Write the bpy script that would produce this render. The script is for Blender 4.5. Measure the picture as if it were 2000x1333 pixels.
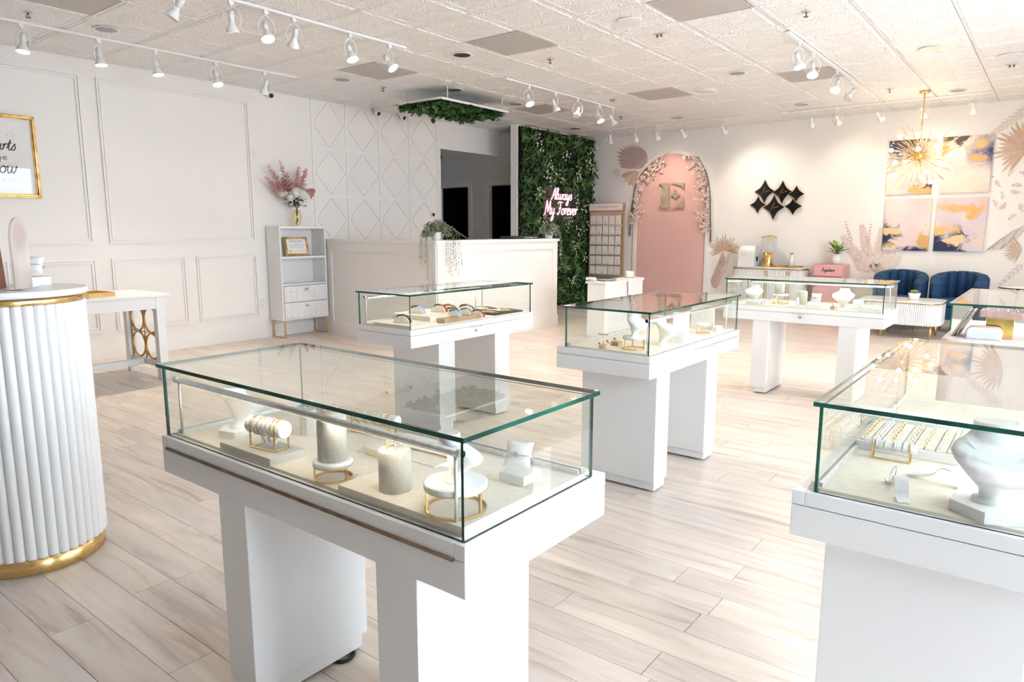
import bpy, bmesh, math, random
from math import pi, sin, cos, radians, sqrt
from mathutils import Vector, Matrix

for o in list(bpy.data.objects):
    bpy.data.objects.remove(o)
SC = bpy.context.scene
COL = SC.collection
rnd = random.Random(7)

# ------------------------------------------------------------------ camera
cam_d = bpy.data.cameras.new('camera')
cam_d.sensor_width = 36.0
cam_d.lens = 1358.94 / 2000.0 * 36.0
cam_d.clip_start = 0.05
cam = bpy.data.objects.new('camera', cam_d)
COL.objects.link(cam)
cam.location = (0, 0, 1.355)
cam.rotation_euler = (radians(90 - 9.0535), 0, radians(37.889 - 90))
SC.camera = cam

# ------------------------------------------------------------------ world, daylight, exposure
W = bpy.data.worlds.new('world')
SC.world = W
W.use_nodes = True
bg = W.node_tree.nodes['Background']
bg.inputs['Color'].default_value = (0.80, 0.90, 1.0, 1)
bg.inputs['Strength'].default_value = 6.4
SC.view_settings.view_transform = 'Standard'
SC.view_settings.look = 'None'
SC.view_settings.gamma = 1.0
SC.view_settings.use_curve_mapping = False
SC.view_settings.exposure = 0.87
SC.cycles.max_bounces = 8
SC.cycles.use_adaptive_sampling = True
SC.cycles.adaptive_threshold = 0.13
SC.cycles.adaptive_min_samples = 16
SC.cycles.diffuse_bounces = 4
SC.cycles.glossy_bounces = 3
SC.cycles.transmission_bounces = 8
SC.cycles.transparent_max_bounces = 20
SC.cycles.caustics_reflective = False
SC.cycles.caustics_refractive = False
SC.cycles.sample_clamp_indirect = 6.0
SC.cycles.blur_glossy = 0.5

# room numbers (metres). x runs along the panelled wall away from the camera, y towards that wall
H_C = 3.055
Y_L = 7.9
X_B = 11.65
Y_R = -1.9
X_R = -2.2
WINDOWS = [(0.35, 3.2), (3.4, 5.85), (6.05, 7.6)]
WZ0, WZ1 = 0.12, 2.72
for i, (a, b) in enumerate(WINDOWS):
    ld = bpy.data.lights.new('window_daylight', 'AREA')
    ld.shape = 'RECTANGLE'
    ld.size = b - a
    ld.size_y = WZ1 - WZ0
    ld.cycles.is_portal = True
    lo = bpy.data.objects.new('window_daylight', ld)
    COL.objects.link(lo)
    lo.location = ((a + b) / 2, Y_R - 0.10, (WZ0 + WZ1) / 2)
    lo.rotation_euler = (radians(90), 0, 0)

# ------------------------------------------------------------------ mesh helpers
class MB:
    def __init__(s):
        s.v = []; s.f = []; s.m = []; s.s = []
    def add(s, vs, fs, mi=0, sm=False):
        k = len(s.v)
        s.v += [tuple(p) for p in vs]
        for f in fs:
            s.f.append(tuple(i + k for i in f)); s.m.append(mi); s.s.append(sm)
        return s
    def box(s, x0, x1, y0, y1, z0, z1, mi=0):
        vs = [(x0, y0, z0), (x1, y0, z0), (x1, y1, z0), (x0, y1, z0), (x0, y0, z1), (x1, y0, z1), (x1, y1, z1), (x0, y1, z1)]
        return s.add(vs, [(0, 3, 2, 1), (4, 5, 6, 7), (0, 1, 5, 4), (1, 2, 6, 5), (2, 3, 7, 6), (3, 0, 4, 7)], mi)
    def pane(s, x0, x1, y0, y1, z0, z1):
        d = [x1 - x0, y1 - y0, z1 - z0]; ax = d.index(min(d))
        s.box(x0, x1, y0, y1, z0, z1)
        order = [2, 2, 1, 0, 1, 0]
        for j in range(6):
            s.m[-6 + j] = 0 if order[j] == ax else 1
        return s
    def cyl(s, a, b, r, r2=None, n=16, caps=True, mi=0, sm=True):
        a = Vector(a); b = Vector(b); r2 = r if r2 is None else r2
        d = (b - a).normalized()
        u = d.orthogonal().normalized(); w = d.cross(u)
        vs = []
        for p, q in ((a, r), (b, r2)):
            for i in range(n):
                t = 2 * pi * i / n
                vs.append(p + u * cos(t) * q + w * sin(t) * q)
        s.add(vs, [(i, (i + 1) % n, n + (i + 1) % n, n + i) for i in range(n)], mi, sm)
        if caps:
            k = len(s.v) - 2 * n
            s.f.append(tuple(k + i for i in reversed(range(n)))); s.m.append(mi); s.s.append(False)
            s.f.append(tuple(k + n + i for i in range(n))); s.m.append(mi); s.s.append(False)
        return s
    def lathe(s, prof, c=(0, 0, 0), n=24, mi=0, sm=True, sx=1.0, sy=1.0):
        vs = []
        for r, z in prof:
            for i in range(n):
                t = 2 * pi * i / n
                vs.append((c[0] + r * cos(t) * sx, c[1] + r * sin(t) * sy, c[2] + z))
        fs = []
        for k in range(len(prof) - 1):
            for i in range(n):
                j = (i + 1) % n
                fs.append((k * n + i, k * n + j, (k + 1) * n + j, (k + 1) * n + i))
        s.add(vs, fs, mi, sm)
        k = len(s.v) - len(vs)
        if prof[0][0] > 1e-5:
            s.f.append(tuple(k + i for i in reversed(range(n)))); s.m.append(mi); s.s.append(False)
        if prof[-1][0] > 1e-5:
            q = k + (len(prof) - 1) * n
            s.f.append(tuple(q + i for i in range(n))); s.m.append(mi); s.s.append(False)
        return s
    def tube(s, path, r, n=8, closed=False, mi=0, rr=None):
        P = [Vector(p) for p in path]; m = len(P); vs = []
        prev = None
        for i in range(m):
            if closed:
                t = (P[(i + 1) % m] - P[i - 1])
            else:
                t = P[min(i + 1, m - 1)] - P[max(i - 1, 0)]
            if t.length < 1e-9: t = Vector((0, 0, 1))
            t.normalize()
            if prev is None:
                u = t.orthogonal().normalized()
            else:
                u = prev - t * prev.dot(t)
                u = u.normalized() if u.length > 1e-6 else t.orthogonal().normalized()
            prev = u; w = t.cross(u)
            q = r if rr is None else rr[i]
            for j in range(n):
                a = 2 * pi * j / n
                vs.append(P[i] + u * cos(a) * q + w * sin(a) * q)
        fs = []
        for i in range(m if closed else m - 1):
            k = (i + 1) % m
            for j in range(n):
                l = (j + 1) % n
                fs.append((i * n + j, i * n + l, k * n + l, k * n + j))
        if not closed:
            fs.append(tuple(reversed(range(n)))); fs.append(tuple((m - 1) * n + j for j in range(n)))
        return s.add(vs, fs, mi, True)
    def prism(s, poly, fn, w0, w1, mi=0, sm=False):
        n = len(poly)
        vs = [fn(u, v, w0) for u, v in poly] + [fn(u, v, w1) for u, v in poly]
        s.add(vs, [tuple(reversed(range(n))), tuple(range(n, 2 * n))], mi, False)
        k = len(s.v) - 2 * n
        for i in range(n):
            j = (i + 1) % n
            s.f.append((k + i, k + j, k + n + j, k + n + i)); s.m.append(mi); s.s.append(sm)
        return s
    def ball(s, c, r, nu=12, nv=8, sc=(1, 1, 1), mi=0):
        prof = []
        vs = [(c[0], c[1], c[2] - r * sc[2])]
        for k in range(1, nv):
            a = -pi / 2 + pi * k / nv
            for i in range(nu):
                t = 2 * pi * i / nu
                vs.append((c[0] + r * sc[0] * cos(a) * cos(t), c[1] + r * sc[1] * cos(a) * sin(t), c[2] + r * sc[2] * sin(a)))
        vs.append((c[0], c[1], c[2] + r * sc[2]))
        fs = []
        for i in range(nu):
            j = (i + 1) % nu
            fs.append((0, 1 + j, 1 + i))
            for k in range(nv - 2):
                b = 1 + k * nu
                fs.append((b + i, b + j, b + nu + j, b + nu + i))
            fs.append((len(vs) - 1, 1 + (nv - 2) * nu + i, 1 + (nv - 2) * nu + j))
        return s.add(vs, fs, mi, True)
    def ring(s, c, R, r, axis='z', n=32, m=8, mi=0, a0=0, a1=2 * pi):
        full = abs(a1 - a0 - 2 * pi) < 1e-6
        pts = []
        for i in range(n if full else n + 1):
            t = a0 + (a1 - a0) * i / n
            u, v = R * cos(t), R * sin(t)
            pts.append({'z': (c[0] + u, c[1] + v, c[2]), 'x': (c[0], c[1] + u, c[2] + v), 'y': (c[0] + u, c[1], c[2] + v)}[axis])
        return s.tube(pts, r, m, full, mi)
    def band(s, c, R, t, z0, z1, n=40, mi=0):
        k = len(s.f); s.lathe([(R, z0), (R, z1), (R - t, z1), (R - t, z0), (R, z0)], c, n, mi, False)
        for q in (s.f, s.m, s.s): del q[-2:]
        return s
    def leaf(s, p, d, nrm, L, Wd, fold=0.25, mi=0, seg=3, droop=0.0):
        p = Vector(p); d = Vector(d).normalized(); nn = Vector(nrm)
        side = d.cross(nn)
        if side.length < 1e-6: side = d.orthogonal()
        side.normalize(); nn = side.cross(d).normalized()
        vs = [p]; fs = []
        prof = {2: [0.5], 3: [0.3, 0.7], 4: [0.22, 0.5, 0.78]}[seg]
        wd = {2: [1.0], 3: [1.0, 0.72], 4: [0.8, 1.0, 0.62]}[seg]
        for t, w in zip(prof, wd):
            q = p + d * L * t - nn * droop * L * t * t
            h = side * Wd * 0.5 * w
            vs += [q - h + nn * fold * Wd * 0.5 * w, q, q + h + nn * fold * Wd * 0.5 * w]
        vs.append(p + d * L - nn * droop * L)
        fs += [(0, 2, 1), (0, 3, 2)]
        for k in range(len(prof) - 1):
            b = 1 + 3 * k
            fs += [(b, b + 1, b + 4, b + 3), (b + 1, b + 2, b + 5, b + 4)]
        b = 1 + 3 * (len(prof) - 1); e = len(vs) - 1
        fs += [(b, b + 1, e), (b + 1, b + 2, e)]
        return s.add(vs, fs, mi, False)
    def xf(s, M, k0=0):
        for i in range(k0, len(s.v)):
            s.v[i] = tuple(M @ Vector(s.v[i]))
        return s
    def mesh(s, name, mats):
        me = bpy.data.meshes.new(name)
        me.from_pydata(s.v, [], s.f)
        for m in (mats if isinstance(mats, (list, tuple)) else [mats]):
            me.materials.append(m)
        me.polygons.foreach_set('material_index', s.m)
        me.polygons.foreach_set('use_smooth', s.s)
        me.update()
        return me
    def build(s, name, mats, parent=None, bevel=0.0, seg=2, loc=None, rot=None):
        return link(name, s.mesh(name, mats), parent, bevel, seg, loc, rot)

def link(name, me, parent=None, bevel=0.0, seg=2, loc=None, rot=None):
    o = bpy.data.objects.new(name, me)
    COL.objects.link(o)
    if parent is not None: o.parent = parent
    if loc is not None: o.location = loc
    if rot is not None: o.rotation_euler = rot
    if bevel > 0:
        b = o.modifiers.new('bevel', 'BEVEL'); b.width = bevel; b.segments = seg; b.limit_method = 'ANGLE'; b.angle_limit = radians(40)
    return o

def tag(o, label=None, cat=None, group=None, kind=None):
    if label: o['label'] = label
    if cat: o['category'] = cat
    if group: o['group'] = group
    if kind: o['kind'] = kind
    return o

def thing(name, label, cat, loc=(0, 0, 0), rz=0.0, group=None):
    o = bpy.data.objects.new(name, None)
    o.empty_display_size = 0.1
    COL.objects.link(o)
    o.location = loc; o.rotation_euler = (0, 0, rz)
    return tag(o, label, cat, group)

def dup(root, loc, rz=None, label=None, group=None, scale=None):
    r = root.copy(); COL.objects.link(r)
    r.location = loc
    if rz is not None: r.rotation_euler = (0, 0, rz)
    if scale is not None: r.scale = (scale,) * 3
    tag(r, label, None, group)
    for ch in list(root.children):
        c = ch.copy(); COL.objects.link(c); c.parent = r
        for g in ch.children:
            d = g.copy(); COL.objects.link(d); d.parent = c
    return r

def crom(pts, k=6, closed=False):
    P = [Vector(p) for p in pts]; out = []; n = len(P)
    rng = n if closed else n - 1
    for i in range(rng):
        if closed:
            a, b, c, d = P[i - 1], P[i], P[(i + 1) % n], P[(i + 2) % n]
        else:
            a, b, c, d = P[max(i - 1, 0)], P[i], P[i + 1], P[min(i + 2, n - 1)]
        for j in range(k):
            t = j / k
            out.append(0.5 * ((2 * b) + (c - a) * t + (2 * a - 5 * b + 4 * c - d) * t * t + (3 * b - a - 3 * c + d) * t ** 3))
    if not closed: out.append(P[-1])
    return out

def rrect(x0, x1, y0, y1, r, n=6):
    out = []
    for cx, cy, a in ((x1 - r, y0 + r, -pi / 2), (x1 - r, y1 - r, 0), (x0 + r, y1 - r, pi / 2), (x0 + r, y0 + r, pi)):
        for i in range(n + 1):
            t = a + pi / 2 * i / n
            out.append((cx + r * cos(t), cy + r * sin(t)))
    return out

XY = lambda u, v, w: (u, v, w)
def text_mesh(name, body, size, mat_, parent, loc, rot, extrude=0.001, align='CENTER'):
    c = bpy.data.curves.new(name + '_curve', 'FONT')
    c.body = body; c.size = size; c.align_x = align; c.extrude = extrude; c.resolution_u = 2
    t = bpy.data.objects.new(name + '_tmp', c)
    COL.objects.link(t)
    bpy.context.view_layer.update()
    me = bpy.data.meshes.new_from_object(t)
    bpy.data.objects.remove(t); bpy.data.curves.remove(c)
    me.materials.clear(); me.materials.append(mat_)
    o = bpy.data.objects.new(name, me); COL.objects.link(o)
    if parent is not None: o.parent = parent
    o.location = loc; o.rotation_euler = rot
    return o

# ------------------------------------------------------------------ materials
MATS = {}
def mat(name, col, rough=0.5, metal=0.0, spec=0.5, emit=None, estr=0.0, trans=0.0, coat=0.0, sheen=0.0):
    m = bpy.data.materials.new(name); m.use_nodes = True
    b = m.node_tree.nodes['Principled BSDF']
    b.inputs['Base Color'].default_value = (*col, 1)
    b.inputs['Roughness'].default_value = rough
    b.inputs['Metallic'].default_value = metal
    b.inputs['Specular IOR Level'].default_value = spec
    if emit:
        b.inputs['Emission Color'].default_value = (*emit, 1); b.inputs['Emission Strength'].default_value = estr
    if trans: b.inputs['Transmission Weight'].default_value = trans
    if coat: b.inputs['Coat Weight'].default_value = coat
    if sheen: b.inputs['Sheen Weight'].default_value = sheen
    MATS[name] = m
    return m

class NT:
    def __init__(s, m):
        s.t = m.node_tree; s.b = s.t.nodes['Principled BSDF']
    def n(s, typ, **kw):
        x = s.t.nodes.new(typ)
        for k, v in kw.items():
            if k.startswith('i_'):
                key = k[2:]
                key = int(key) if key.isdigit() else key.replace('_', ' ')
                x.inputs[key].default_value = v
            else: setattr(x, k, v)
        return x
    def l(s, a, ao, b, bi):
        s.t.links.new(a.outputs[ao], b.inputs[bi])
    def ramp(s, stops):
        r = s.n('ShaderNodeValToRGB')
        e = r.color_ramp.elements
        while len(e) > 1: e.remove(e[-1])
        e[0].position = stops[0][0]; e[0].color = (*stops[0][1], 1)
        for p, c in stops[1:]:
            q = e.new(p); q.color = (*c, 1)
        return r
    def bump(s, src, out, strength, dist):
        b = s.n('ShaderNodeBump'); b.inputs['Strength'].default_value = strength; b.inputs['Distance'].default_value = dist
        s.l(src, out, b, 'Height'); s.l(b, 'Normal', s.b, 'Normal')
        return b

def noisy(name, c0, c1, scale, rough=0.5, metal=0.0, detail=0, lo=0.35, hi=0.65, stretch=(1, 1, 1), bump=0.0, bdist=0.002, spec=0.5):
    m = mat(name, c0, rough, metal, spec); t = NT(m)
    tc = t.n('ShaderNodeTexCoord'); mp = t.n('ShaderNodeMapping'); mp.inputs['Scale'].default_value = stretch
    no = t.n('ShaderNodeTexNoise'); no.inputs['Scale'].default_value = scale; no.inputs['Detail'].default_value = detail
    t.l(tc, 'Object', mp, 'Vector'); t.l(mp, 'Vector', no, 'Vector')
    r = t.ramp([(lo, c0), (hi, c1)])
    t.l(no, 'Fac', r, 'Fac'); t.l(r, 'Color', t.b, 'Base Color')
    if bump: t.bump(no, 'Fac', bump, bdist)
    return m

paint = noisy('white_lacquer', (0.80, 0.80, 0.80), (0.82, 0.82, 0.815), 3, 0.28)
wallp = noisy('warm_white_paint', (0.84, 0.81, 0.785), (0.86, 0.83, 0.80), 1.3, 0.6)
trimw = noisy('white_trim_paint', (0.84, 0.815, 0.79), (0.86, 0.835, 0.81), 2, 0.45)
greyw = noisy('grey_hall_paint', (0.62, 0.60, 0.58), (0.65, 0.63, 0.61), 1.5, 0.65)
pinkp = noisy('blush_paint', (0.72, 0.44, 0.40), (0.74, 0.46, 0.42), 1.5, 0.6)
dark = noisy('painted_dark_and_backing', (0.012, 0.012, 0.013), (0.016, 0.016, 0.017), 2, 0.9, spec=0.1)  # near-black colour stands in for the unlit rooms' darkness; also leaf-wall backing
black = noisy('black_plastic', (0.012, 0.012, 0.013), (0.02, 0.02, 0.02), 30, 0.4)
rubber = noisy('black_rubber', (0.015, 0.015, 0.015), (0.025, 0.025, 0.025), 30, 0.7)
gold = noisy('brushed_gold', (0.78, 0.52, 0.20), (0.85, 0.60, 0.27), 40, 0.22, 1.0, stretch=(1, 1, 8))
agold = noisy('antique_gold', (0.42, 0.24, 0.07), (0.66, 0.42, 0.15), 14, 0.35, 0.85)
bronze = noisy('bronze_metal', (0.16, 0.10, 0.06), (0.24, 0.16, 0.09), 20, 0.45, 0.8)
chrome = noisy('brushed_steel', (0.62, 0.61, 0.60), (0.70, 0.69, 0.68), 60, 0.25, 1.0)
alu = noisy('matte_aluminium', (0.72, 0.72, 0.73), (0.78, 0.78, 0.78), 60, 0.38, 0.8)
silver = noisy('polished_silver', (0.80, 0.80, 0.80), (0.86, 0.86, 0.86), 40, 0.12, 1.0)
cream = noisy('cream_suede', (0.80, 0.72, 0.60), (0.84, 0.76, 0.65), 60, 0.85)
oatm = noisy('oatmeal_linen', (0.56, 0.53, 0.47), (0.62, 0.59, 0.53), 220, 0.9, bump=0.25, bdist=0.0006)
leath = noisy('white_leatherette', (0.82, 0.82, 0.81), (0.86, 0.86, 0.85), 90, 0.45)
marb = noisy('white_marble', (0.86, 0.86, 0.86), (0.74, 0.74, 0.75), 6, 0.2, lo=0.45, hi=0.75)
stonew = noisy('white_plaster_block', (0.82, 0.81, 0.79), (0.86, 0.85, 0.83), 25, 0.7)
beigew = noisy('beige_counter_paint', (0.80, 0.775, 0.75), (0.82, 0.795, 0.77), 1.3, 0.5)
navyv = noisy('navy_velvet', (0.004, 0.034, 0.095), (0.007, 0.05, 0.14), 18, 0.75)
navyv.node_tree.nodes['Principled BSDF'].inputs['Sheen Weight'].default_value = 0.15
navyv.node_tree.nodes['Principled BSDF'].inputs['Sheen Tint'].default_value = (0.1, 0.35, 0.8, 1)
pinkf = noisy('pink_enamel', (0.72, 0.38, 0.40), (0.75, 0.41, 0.43), 2, 0.3)
mauve = noisy('mauve_leather', (0.40, 0.26, 0.23), (0.46, 0.31, 0.28), 45, 0.5)
mauvel = noisy('pale_mauve_leather', (0.60, 0.50, 0.47), (0.65, 0.55, 0.52), 45, 0.5)
taupe = noisy('taupe_suede', (0.30, 0.25, 0.21), (0.38, 0.32, 0.28), 60, 0.85)
coral = noisy('coral_card', (0.66, 0.26, 0.20), (0.70, 0.30, 0.24), 10, 0.6)
kraft = noisy('pale_printed_card', (0.50, 0.42, 0.37), (0.68, 0.60, 0.55), 7, 0.6)
paper = noisy('ivory_paper', (0.84, 0.80, 0.74), (0.87, 0.83, 0.77), 30, 0.75)
paperw = noisy('white_paper', (0.82, 0.80, 0.80), (0.84, 0.82, 0.82), 20, 0.7)
ink = noisy('black_ink', (0.02, 0.02, 0.025), (0.03, 0.03, 0.035), 50, 0.6)
inkg = noisy('grey_ink', (0.42, 0.38, 0.36), (0.46, 0.42, 0.40), 50, 0.6)
woodb = noisy('light_oak', (0.52, 0.33, 0.16), (0.62, 0.42, 0.22), 20, 0.5, stretch=(1, 6, 6))
ebl = noisy('e_sign_champagne', (0.46, 0.39, 0.26), (0.50, 0.43, 0.30), 20, 0.4, 0.2)
mirrb = noisy('black_mirror', (0.006, 0.007, 0.008), (0.01, 0.01, 0.011), 3, 0.06, 0.0)
terr = noisy('dark_soil', (0.05, 0.035, 0.025), (0.09, 0.06, 0.04), 60, 0.9)
stemg = noisy('stem_green', (0.06, 0.12, 0.03), (0.10, 0.18, 0.05), 20, 0.6)
twig = noisy('brown_twig', (0.13, 0.08, 0.05), (0.22, 0.15, 0.10), 30, 0.8)
petalp = noisy('pink_petal', (0.84, 0.46, 0.46), (0.92, 0.62, 0.60), 40, 0.6)
petalw = noisy('white_petal', (0.86, 0.83, 0.76), (0.90, 0.88, 0.82), 40, 0.6)
petalb = noisy('blush_petal', (0.80, 0.62, 0.55), (0.88, 0.74, 0.66), 40, 0.6)
pebble = noisy('pave_crystal', (0.75, 0.74, 0.74), (0.95, 0.95, 0.96), 90, 0.08, 0.6)
tray_k = noisy('black_tray_felt', (0.02, 0.02, 0.022), (0.03, 0.03, 0.03), 60, 0.8)

def leafmat(name, c0, c1, c2):
    m = mat(name, c1, 0.45); t = NT(m)
    g = t.n('ShaderNodeNewGeometry'); oi = t.n('ShaderNodeObjectInfo')
    add = t.n('ShaderNodeMath', operation='ADD'); fr = t.n('ShaderNodeMath', operation='FRACT')
    t.l(g, 'Random Per Island', add, 0); t.l(oi, 'Random', add, 1); t.l(add, 0, fr, 0)
    r = t.ramp([(0.0, c0), (0.55, c1), (1.0, c2)])
    t.l(fr, 0, r, 'Fac'); t.l(r, 'Color', t.b, 'Base Color')
    return m
lf_dark = leafmat('wall_leaf_green', (0.012, 0.035, 0.010), (0.025, 0.075, 0.018), (0.07, 0.16, 0.035))
lf_mid = leafmat('fern_green', (0.02, 0.065, 0.015), (0.05, 0.13, 0.025), (0.12, 0.24, 0.05))
lf_ivy = leafmat('ivy_green', (0.012, 0.045, 0.010), (0.03, 0.10, 0.02), (0.07, 0.19, 0.04))
lf_sage = leafmat('silver_sage_leaf', (0.24, 0.27, 0.20), (0.36, 0.39, 0.30), (0.52, 0.54, 0.44))
lf_sage.node_tree.nodes['Principled BSDF'].inputs['Roughness'].default_value = 0.7
lf_pot = leafmat('houseplant_green', (0.07, 0.16, 0.02), (0.16, 0.28, 0.05), (0.36, 0.46, 0.14))
lf_succ = leafmat('succulent_green', (0.35, 0.48, 0.10), (0.50, 0.62, 0.18), (0.62, 0.70, 0.28))
lf_flow = leafmat('bouquet_leaf_green', (0.012, 0.03, 0.015), (0.025, 0.055, 0.03), (0.06, 0.10, 0.06))

def glassmat(name, tint, ior=1.5, gloss=(0.97, 1, 0.985), mul=1.25):
    m = bpy.data.materials.new(name); m.use_nodes = True
    t = m.node_tree; t.nodes.clear()
    out = t.nodes.new('ShaderNodeOutputMaterial'); mix = t.nodes.new('ShaderNodeMixShader')
    tr = t.nodes.new('ShaderNodeBsdfTransparent'); tr.inputs['Color'].default_value = (*tint, 1)
    gl = t.nodes.new('ShaderNodeBsdfGlossy'); gl.inputs['Roughness'].default_value = 0.0; gl.inputs['Color'].default_value = (*gloss, 1)
    fr = t.nodes.new('ShaderNodeFresnel'); fr.inputs['IOR'].default_value = ior
    ge = t.nodes.new('ShaderNodeNewGeometry')
    inv = t.nodes.new('ShaderNodeMath'); inv.operation = 'SUBTRACT'; inv.inputs[0].default_value = 1.0
    mul1 = t.nodes.new('ShaderNodeMath'); mul1.operation = 'MULTIPLY'
    mul2 = t.nodes.new('ShaderNodeMath'); mul2.operation = 'MULTIPLY'; mul2.inputs[1].default_value = mul; mul2.use_clamp = True
    t.links.new(ge.outputs['Backfacing'], inv.inputs[1])
    t.links.new(fr.outputs[0], mul1.inputs[0]); t.links.new(inv.outputs[0], mul1.inputs[1])
    t.links.new(mul1.outputs[0], mul2.inputs[0]); t.links.new(mul2.outputs[0], mix.inputs[0])
    t.links.new(tr.outputs[0], mix.inputs[1]); t.links.new(gl.outputs[0], mix.inputs[2])
    t.links.new(mix.outputs[0], out.inputs['Surface'])
    return m
glass = glassmat('clear_float_glass', (0.975, 0.988, 0.98))
acryl = glassmat('clear_acrylic', (0.97, 0.975, 0.975), 1.45)
amberg = glassmat('amber_glass', (0.985, 0.95, 0.84), 1.5, (1, 0.95, 0.8))
winglass = glassmat('window_glass', (0.99, 0.995, 1.0), 1.45, mul=0.6)
gedge = noisy('green_glass_edge', (0.002, 0.028, 0.018), (0.008, 0.11, 0.075), 7, 0.12)

# planks: white-washed wood, the grain follows the plank (y)
def plankmat(name, island):
    m = mat(name, (0.7, 0.6, 0.5), 0.34); t = NT(m)
    g = t.n('ShaderNodeNewGeometry'); oi = t.n('ShaderNodeObjectInfo')
    comb = t.n('ShaderNodeCombineXYZ')
    sc = t.n('ShaderNodeMath', operation='MULTIPLY'); sc.inputs[1].default_value = 37.0
    src = (g, 'Random Per Island') if island else (oi, 'Random')
    t.l(src[0], src[1], sc, 0); t.l(sc, 0, comb, 'Z'); t.l(sc, 0, comb, 'X')
    add = t.n('ShaderNodeVectorMath', operation='ADD'); t.l(g, 'Position', add, 0); t.l(comb, 0, add, 1)
    mp = t.n('ShaderNodeMapping'); mp.inputs['Scale'].default_value = (16, 1.6, 1); t.l(add, 0, mp, 'Vector')
    n1 = t.n('ShaderNodeTexNoise', noise_dimensions='2D'); n1.inputs['Scale'].default_value = 1.0; n1.inputs['Detail'].default_value = 5; n1.inputs['Roughness'].default_value = 0.62; n1.inputs['Distortion'].default_value = 0.5
    t.l(mp, 'Vector', n1, 'Vector')
    mp2 = t.n('ShaderNodeMapping'); mp2.inputs['Scale'].default_value = (3.0, 1.1, 1); t.l(add, 0, mp2, 'Vector')
    n2 = t.n('ShaderNodeTexNoise', noise_dimensions='2D'); n2.inputs['Scale'].default_value = 1.3; n2.inputs['Detail'].default_value = 1; t.l(mp2, 'Vector', n2, 'Vector')
    r1 = t.ramp([(0.25, (0.47, 0.395, 0.345)), (0.40, (0.66, 0.58, 0.52)), (0.58, (0.735, 0.665, 0.60)), (0.8, (0.79, 0.73, 0.67))])
    t.l(n1, 'Fac', r1, 'Fac')
    r2 = t.ramp([(0.35, (0.93, 0.92, 0.93)), (0.65, (1.03, 1.01, 0.98))]); t.l(n2, 'Fac', r2, 'Fac')
    mx = t.n('ShaderNodeMixRGB', blend_type='MULTIPLY'); mx.inputs[0].default_value = 1.0
    t.l(r1, 'Color', mx, 1); t.l(r2, 'Color', mx, 2)
    hs = t.n('ShaderNodeHueSaturation')
    mr = t.n('ShaderNodeMapRange'); mr.inputs['To Min'].default_value = 0.95; mr.inputs['To Max'].default_value = 1.05
    t.l(src[0], src[1], mr, 'Value'); t.l(mr, 'Result', hs, 'Value'); t.l(mx, 'Color', hs, 'Color')
    t.l(hs, 'Color', t.b, 'Base Color')
    return m
plank_m = plankmat('whitewashed_plank', False)
plank_s = plankmat('whitewashed_plank_joined', True)

# pressed-tin look ceiling tile: scroll relief from warped rings in the tile's own space
def tilemat():
    m = mat('embossed_ceiling_tile', (0.87, 0.86, 0.85), 0.32); t = NT(m)
    tc = t.n('ShaderNodeTexCoord')
    no = t.n('ShaderNodeTexNoise', noise_dimensions='2D'); no.inputs['Scale'].default_value = 5.5; no.inputs['Detail'].default_value = 1.0; t.l(tc, 'Object', no, 'Vector')
    mx = t.n('ShaderNodeMixRGB'); mx.inputs[0].default_value = 0.35; t.l(tc, 'Object', mx, 1); t.l(no, 'Color', mx, 2)
    vo = t.n('ShaderNodeTexVoronoi', feature='F1', voronoi_dimensions='2D'); vo.inputs['Scale'].default_value = 13; t.l(mx, 'Color', vo, 'Vector')
    wv = t.n('ShaderNodeMath', operation='SINE'); mu = t.n('ShaderNodeMath', operation='MULTIPLY'); mu.inputs[1].default_value = 17
    t.l(vo, 'Distance', mu, 0); t.l(mu, 0, wv, 0)
    t.bump(wv, 0, 0.6, 0.004)
    return m
tile_m = tilemat()
def perfmat():
    m = mat('perforated_vent_metal', (0.50, 0.47, 0.45), 0.45); t = NT(m)
    tc = t.n('ShaderNodeTexCoord'); vo = t.n('ShaderNodeTexVoronoi', voronoi_dimensions='2D'); vo.inputs['Scale'].default_value = 95; vo.inputs['Randomness'].default_value = 0
    t.l(tc, 'Object', vo, 'Vector')
    r = t.ramp([(0.25, (0.30, 0.28, 0.27)), (0.42, (0.58, 0.55, 0.53))]); t.l(vo, 'Distance', r, 'Fac'); t.l(r, 'Color', t.b, 'Base Color')
    return m
perf_m = perfmat()
BULB = (1.0, 0.82, 0.62)
bulb_on = mat('lit_warm_lamp', (1, 0.95, 0.85), 0.4, emit=(1.0, 0.80, 0.55), estr=12.0)
chand_on = mat('lit_globe_bulb', (1, 0.95, 0.85), 0.4, emit=(1.0, 0.78, 0.50), estr=42.0)
rackg = noisy('champagne_frame', (0.40, 0.30, 0.17), (0.46, 0.35, 0.21), 20, 0.4, 0.5)
led_on = mat('led_strip', (1, 0.97, 0.9), 0.4, emit=(1.0, 0.88, 0.70), estr=2.0)
boardt = noisy('tan_board', (0.50, 0.42, 0.33), (0.55, 0.47, 0.37), 30, 0.7)
bulb_off = noisy('frosted_lamp_face', (0.72, 0.71, 0.69), (0.78, 0.77, 0.75), 60, 0.25)
neon_m = mat('pink_neon', (1, 0.7, 0.85), 0.4, emit=(1.0, 0.42, 0.62), estr=7.0)
neon_m2 = mat('pink_neon_core', (1, 0.8, 0.9), 0.4, emit=(1.0, 0.40, 0.56), estr=1.1)
# ================================================================== THE ROOM
def struct(name, mb, m, parent=None, bevel=0.0, label=None):
    o = mb.build(name, m, parent, bevel)
    if parent is None:
        o['kind'] = 'structure'
        if label: o['label'] = label
    return o

cx_, cy_, cz_ = cam.location
FWD = Vector((cos(radians(37.889)), sin(radians(37.889))))
def seen(x, y, marg=0.06):
    d = Vector((x, y)); f = d.dot(FWD); s_ = d.x * FWD.y - d.y * FWD.x
    return f > 0.3 and abs(s_) < f * (0.745 + marg) + 0.35

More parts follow.
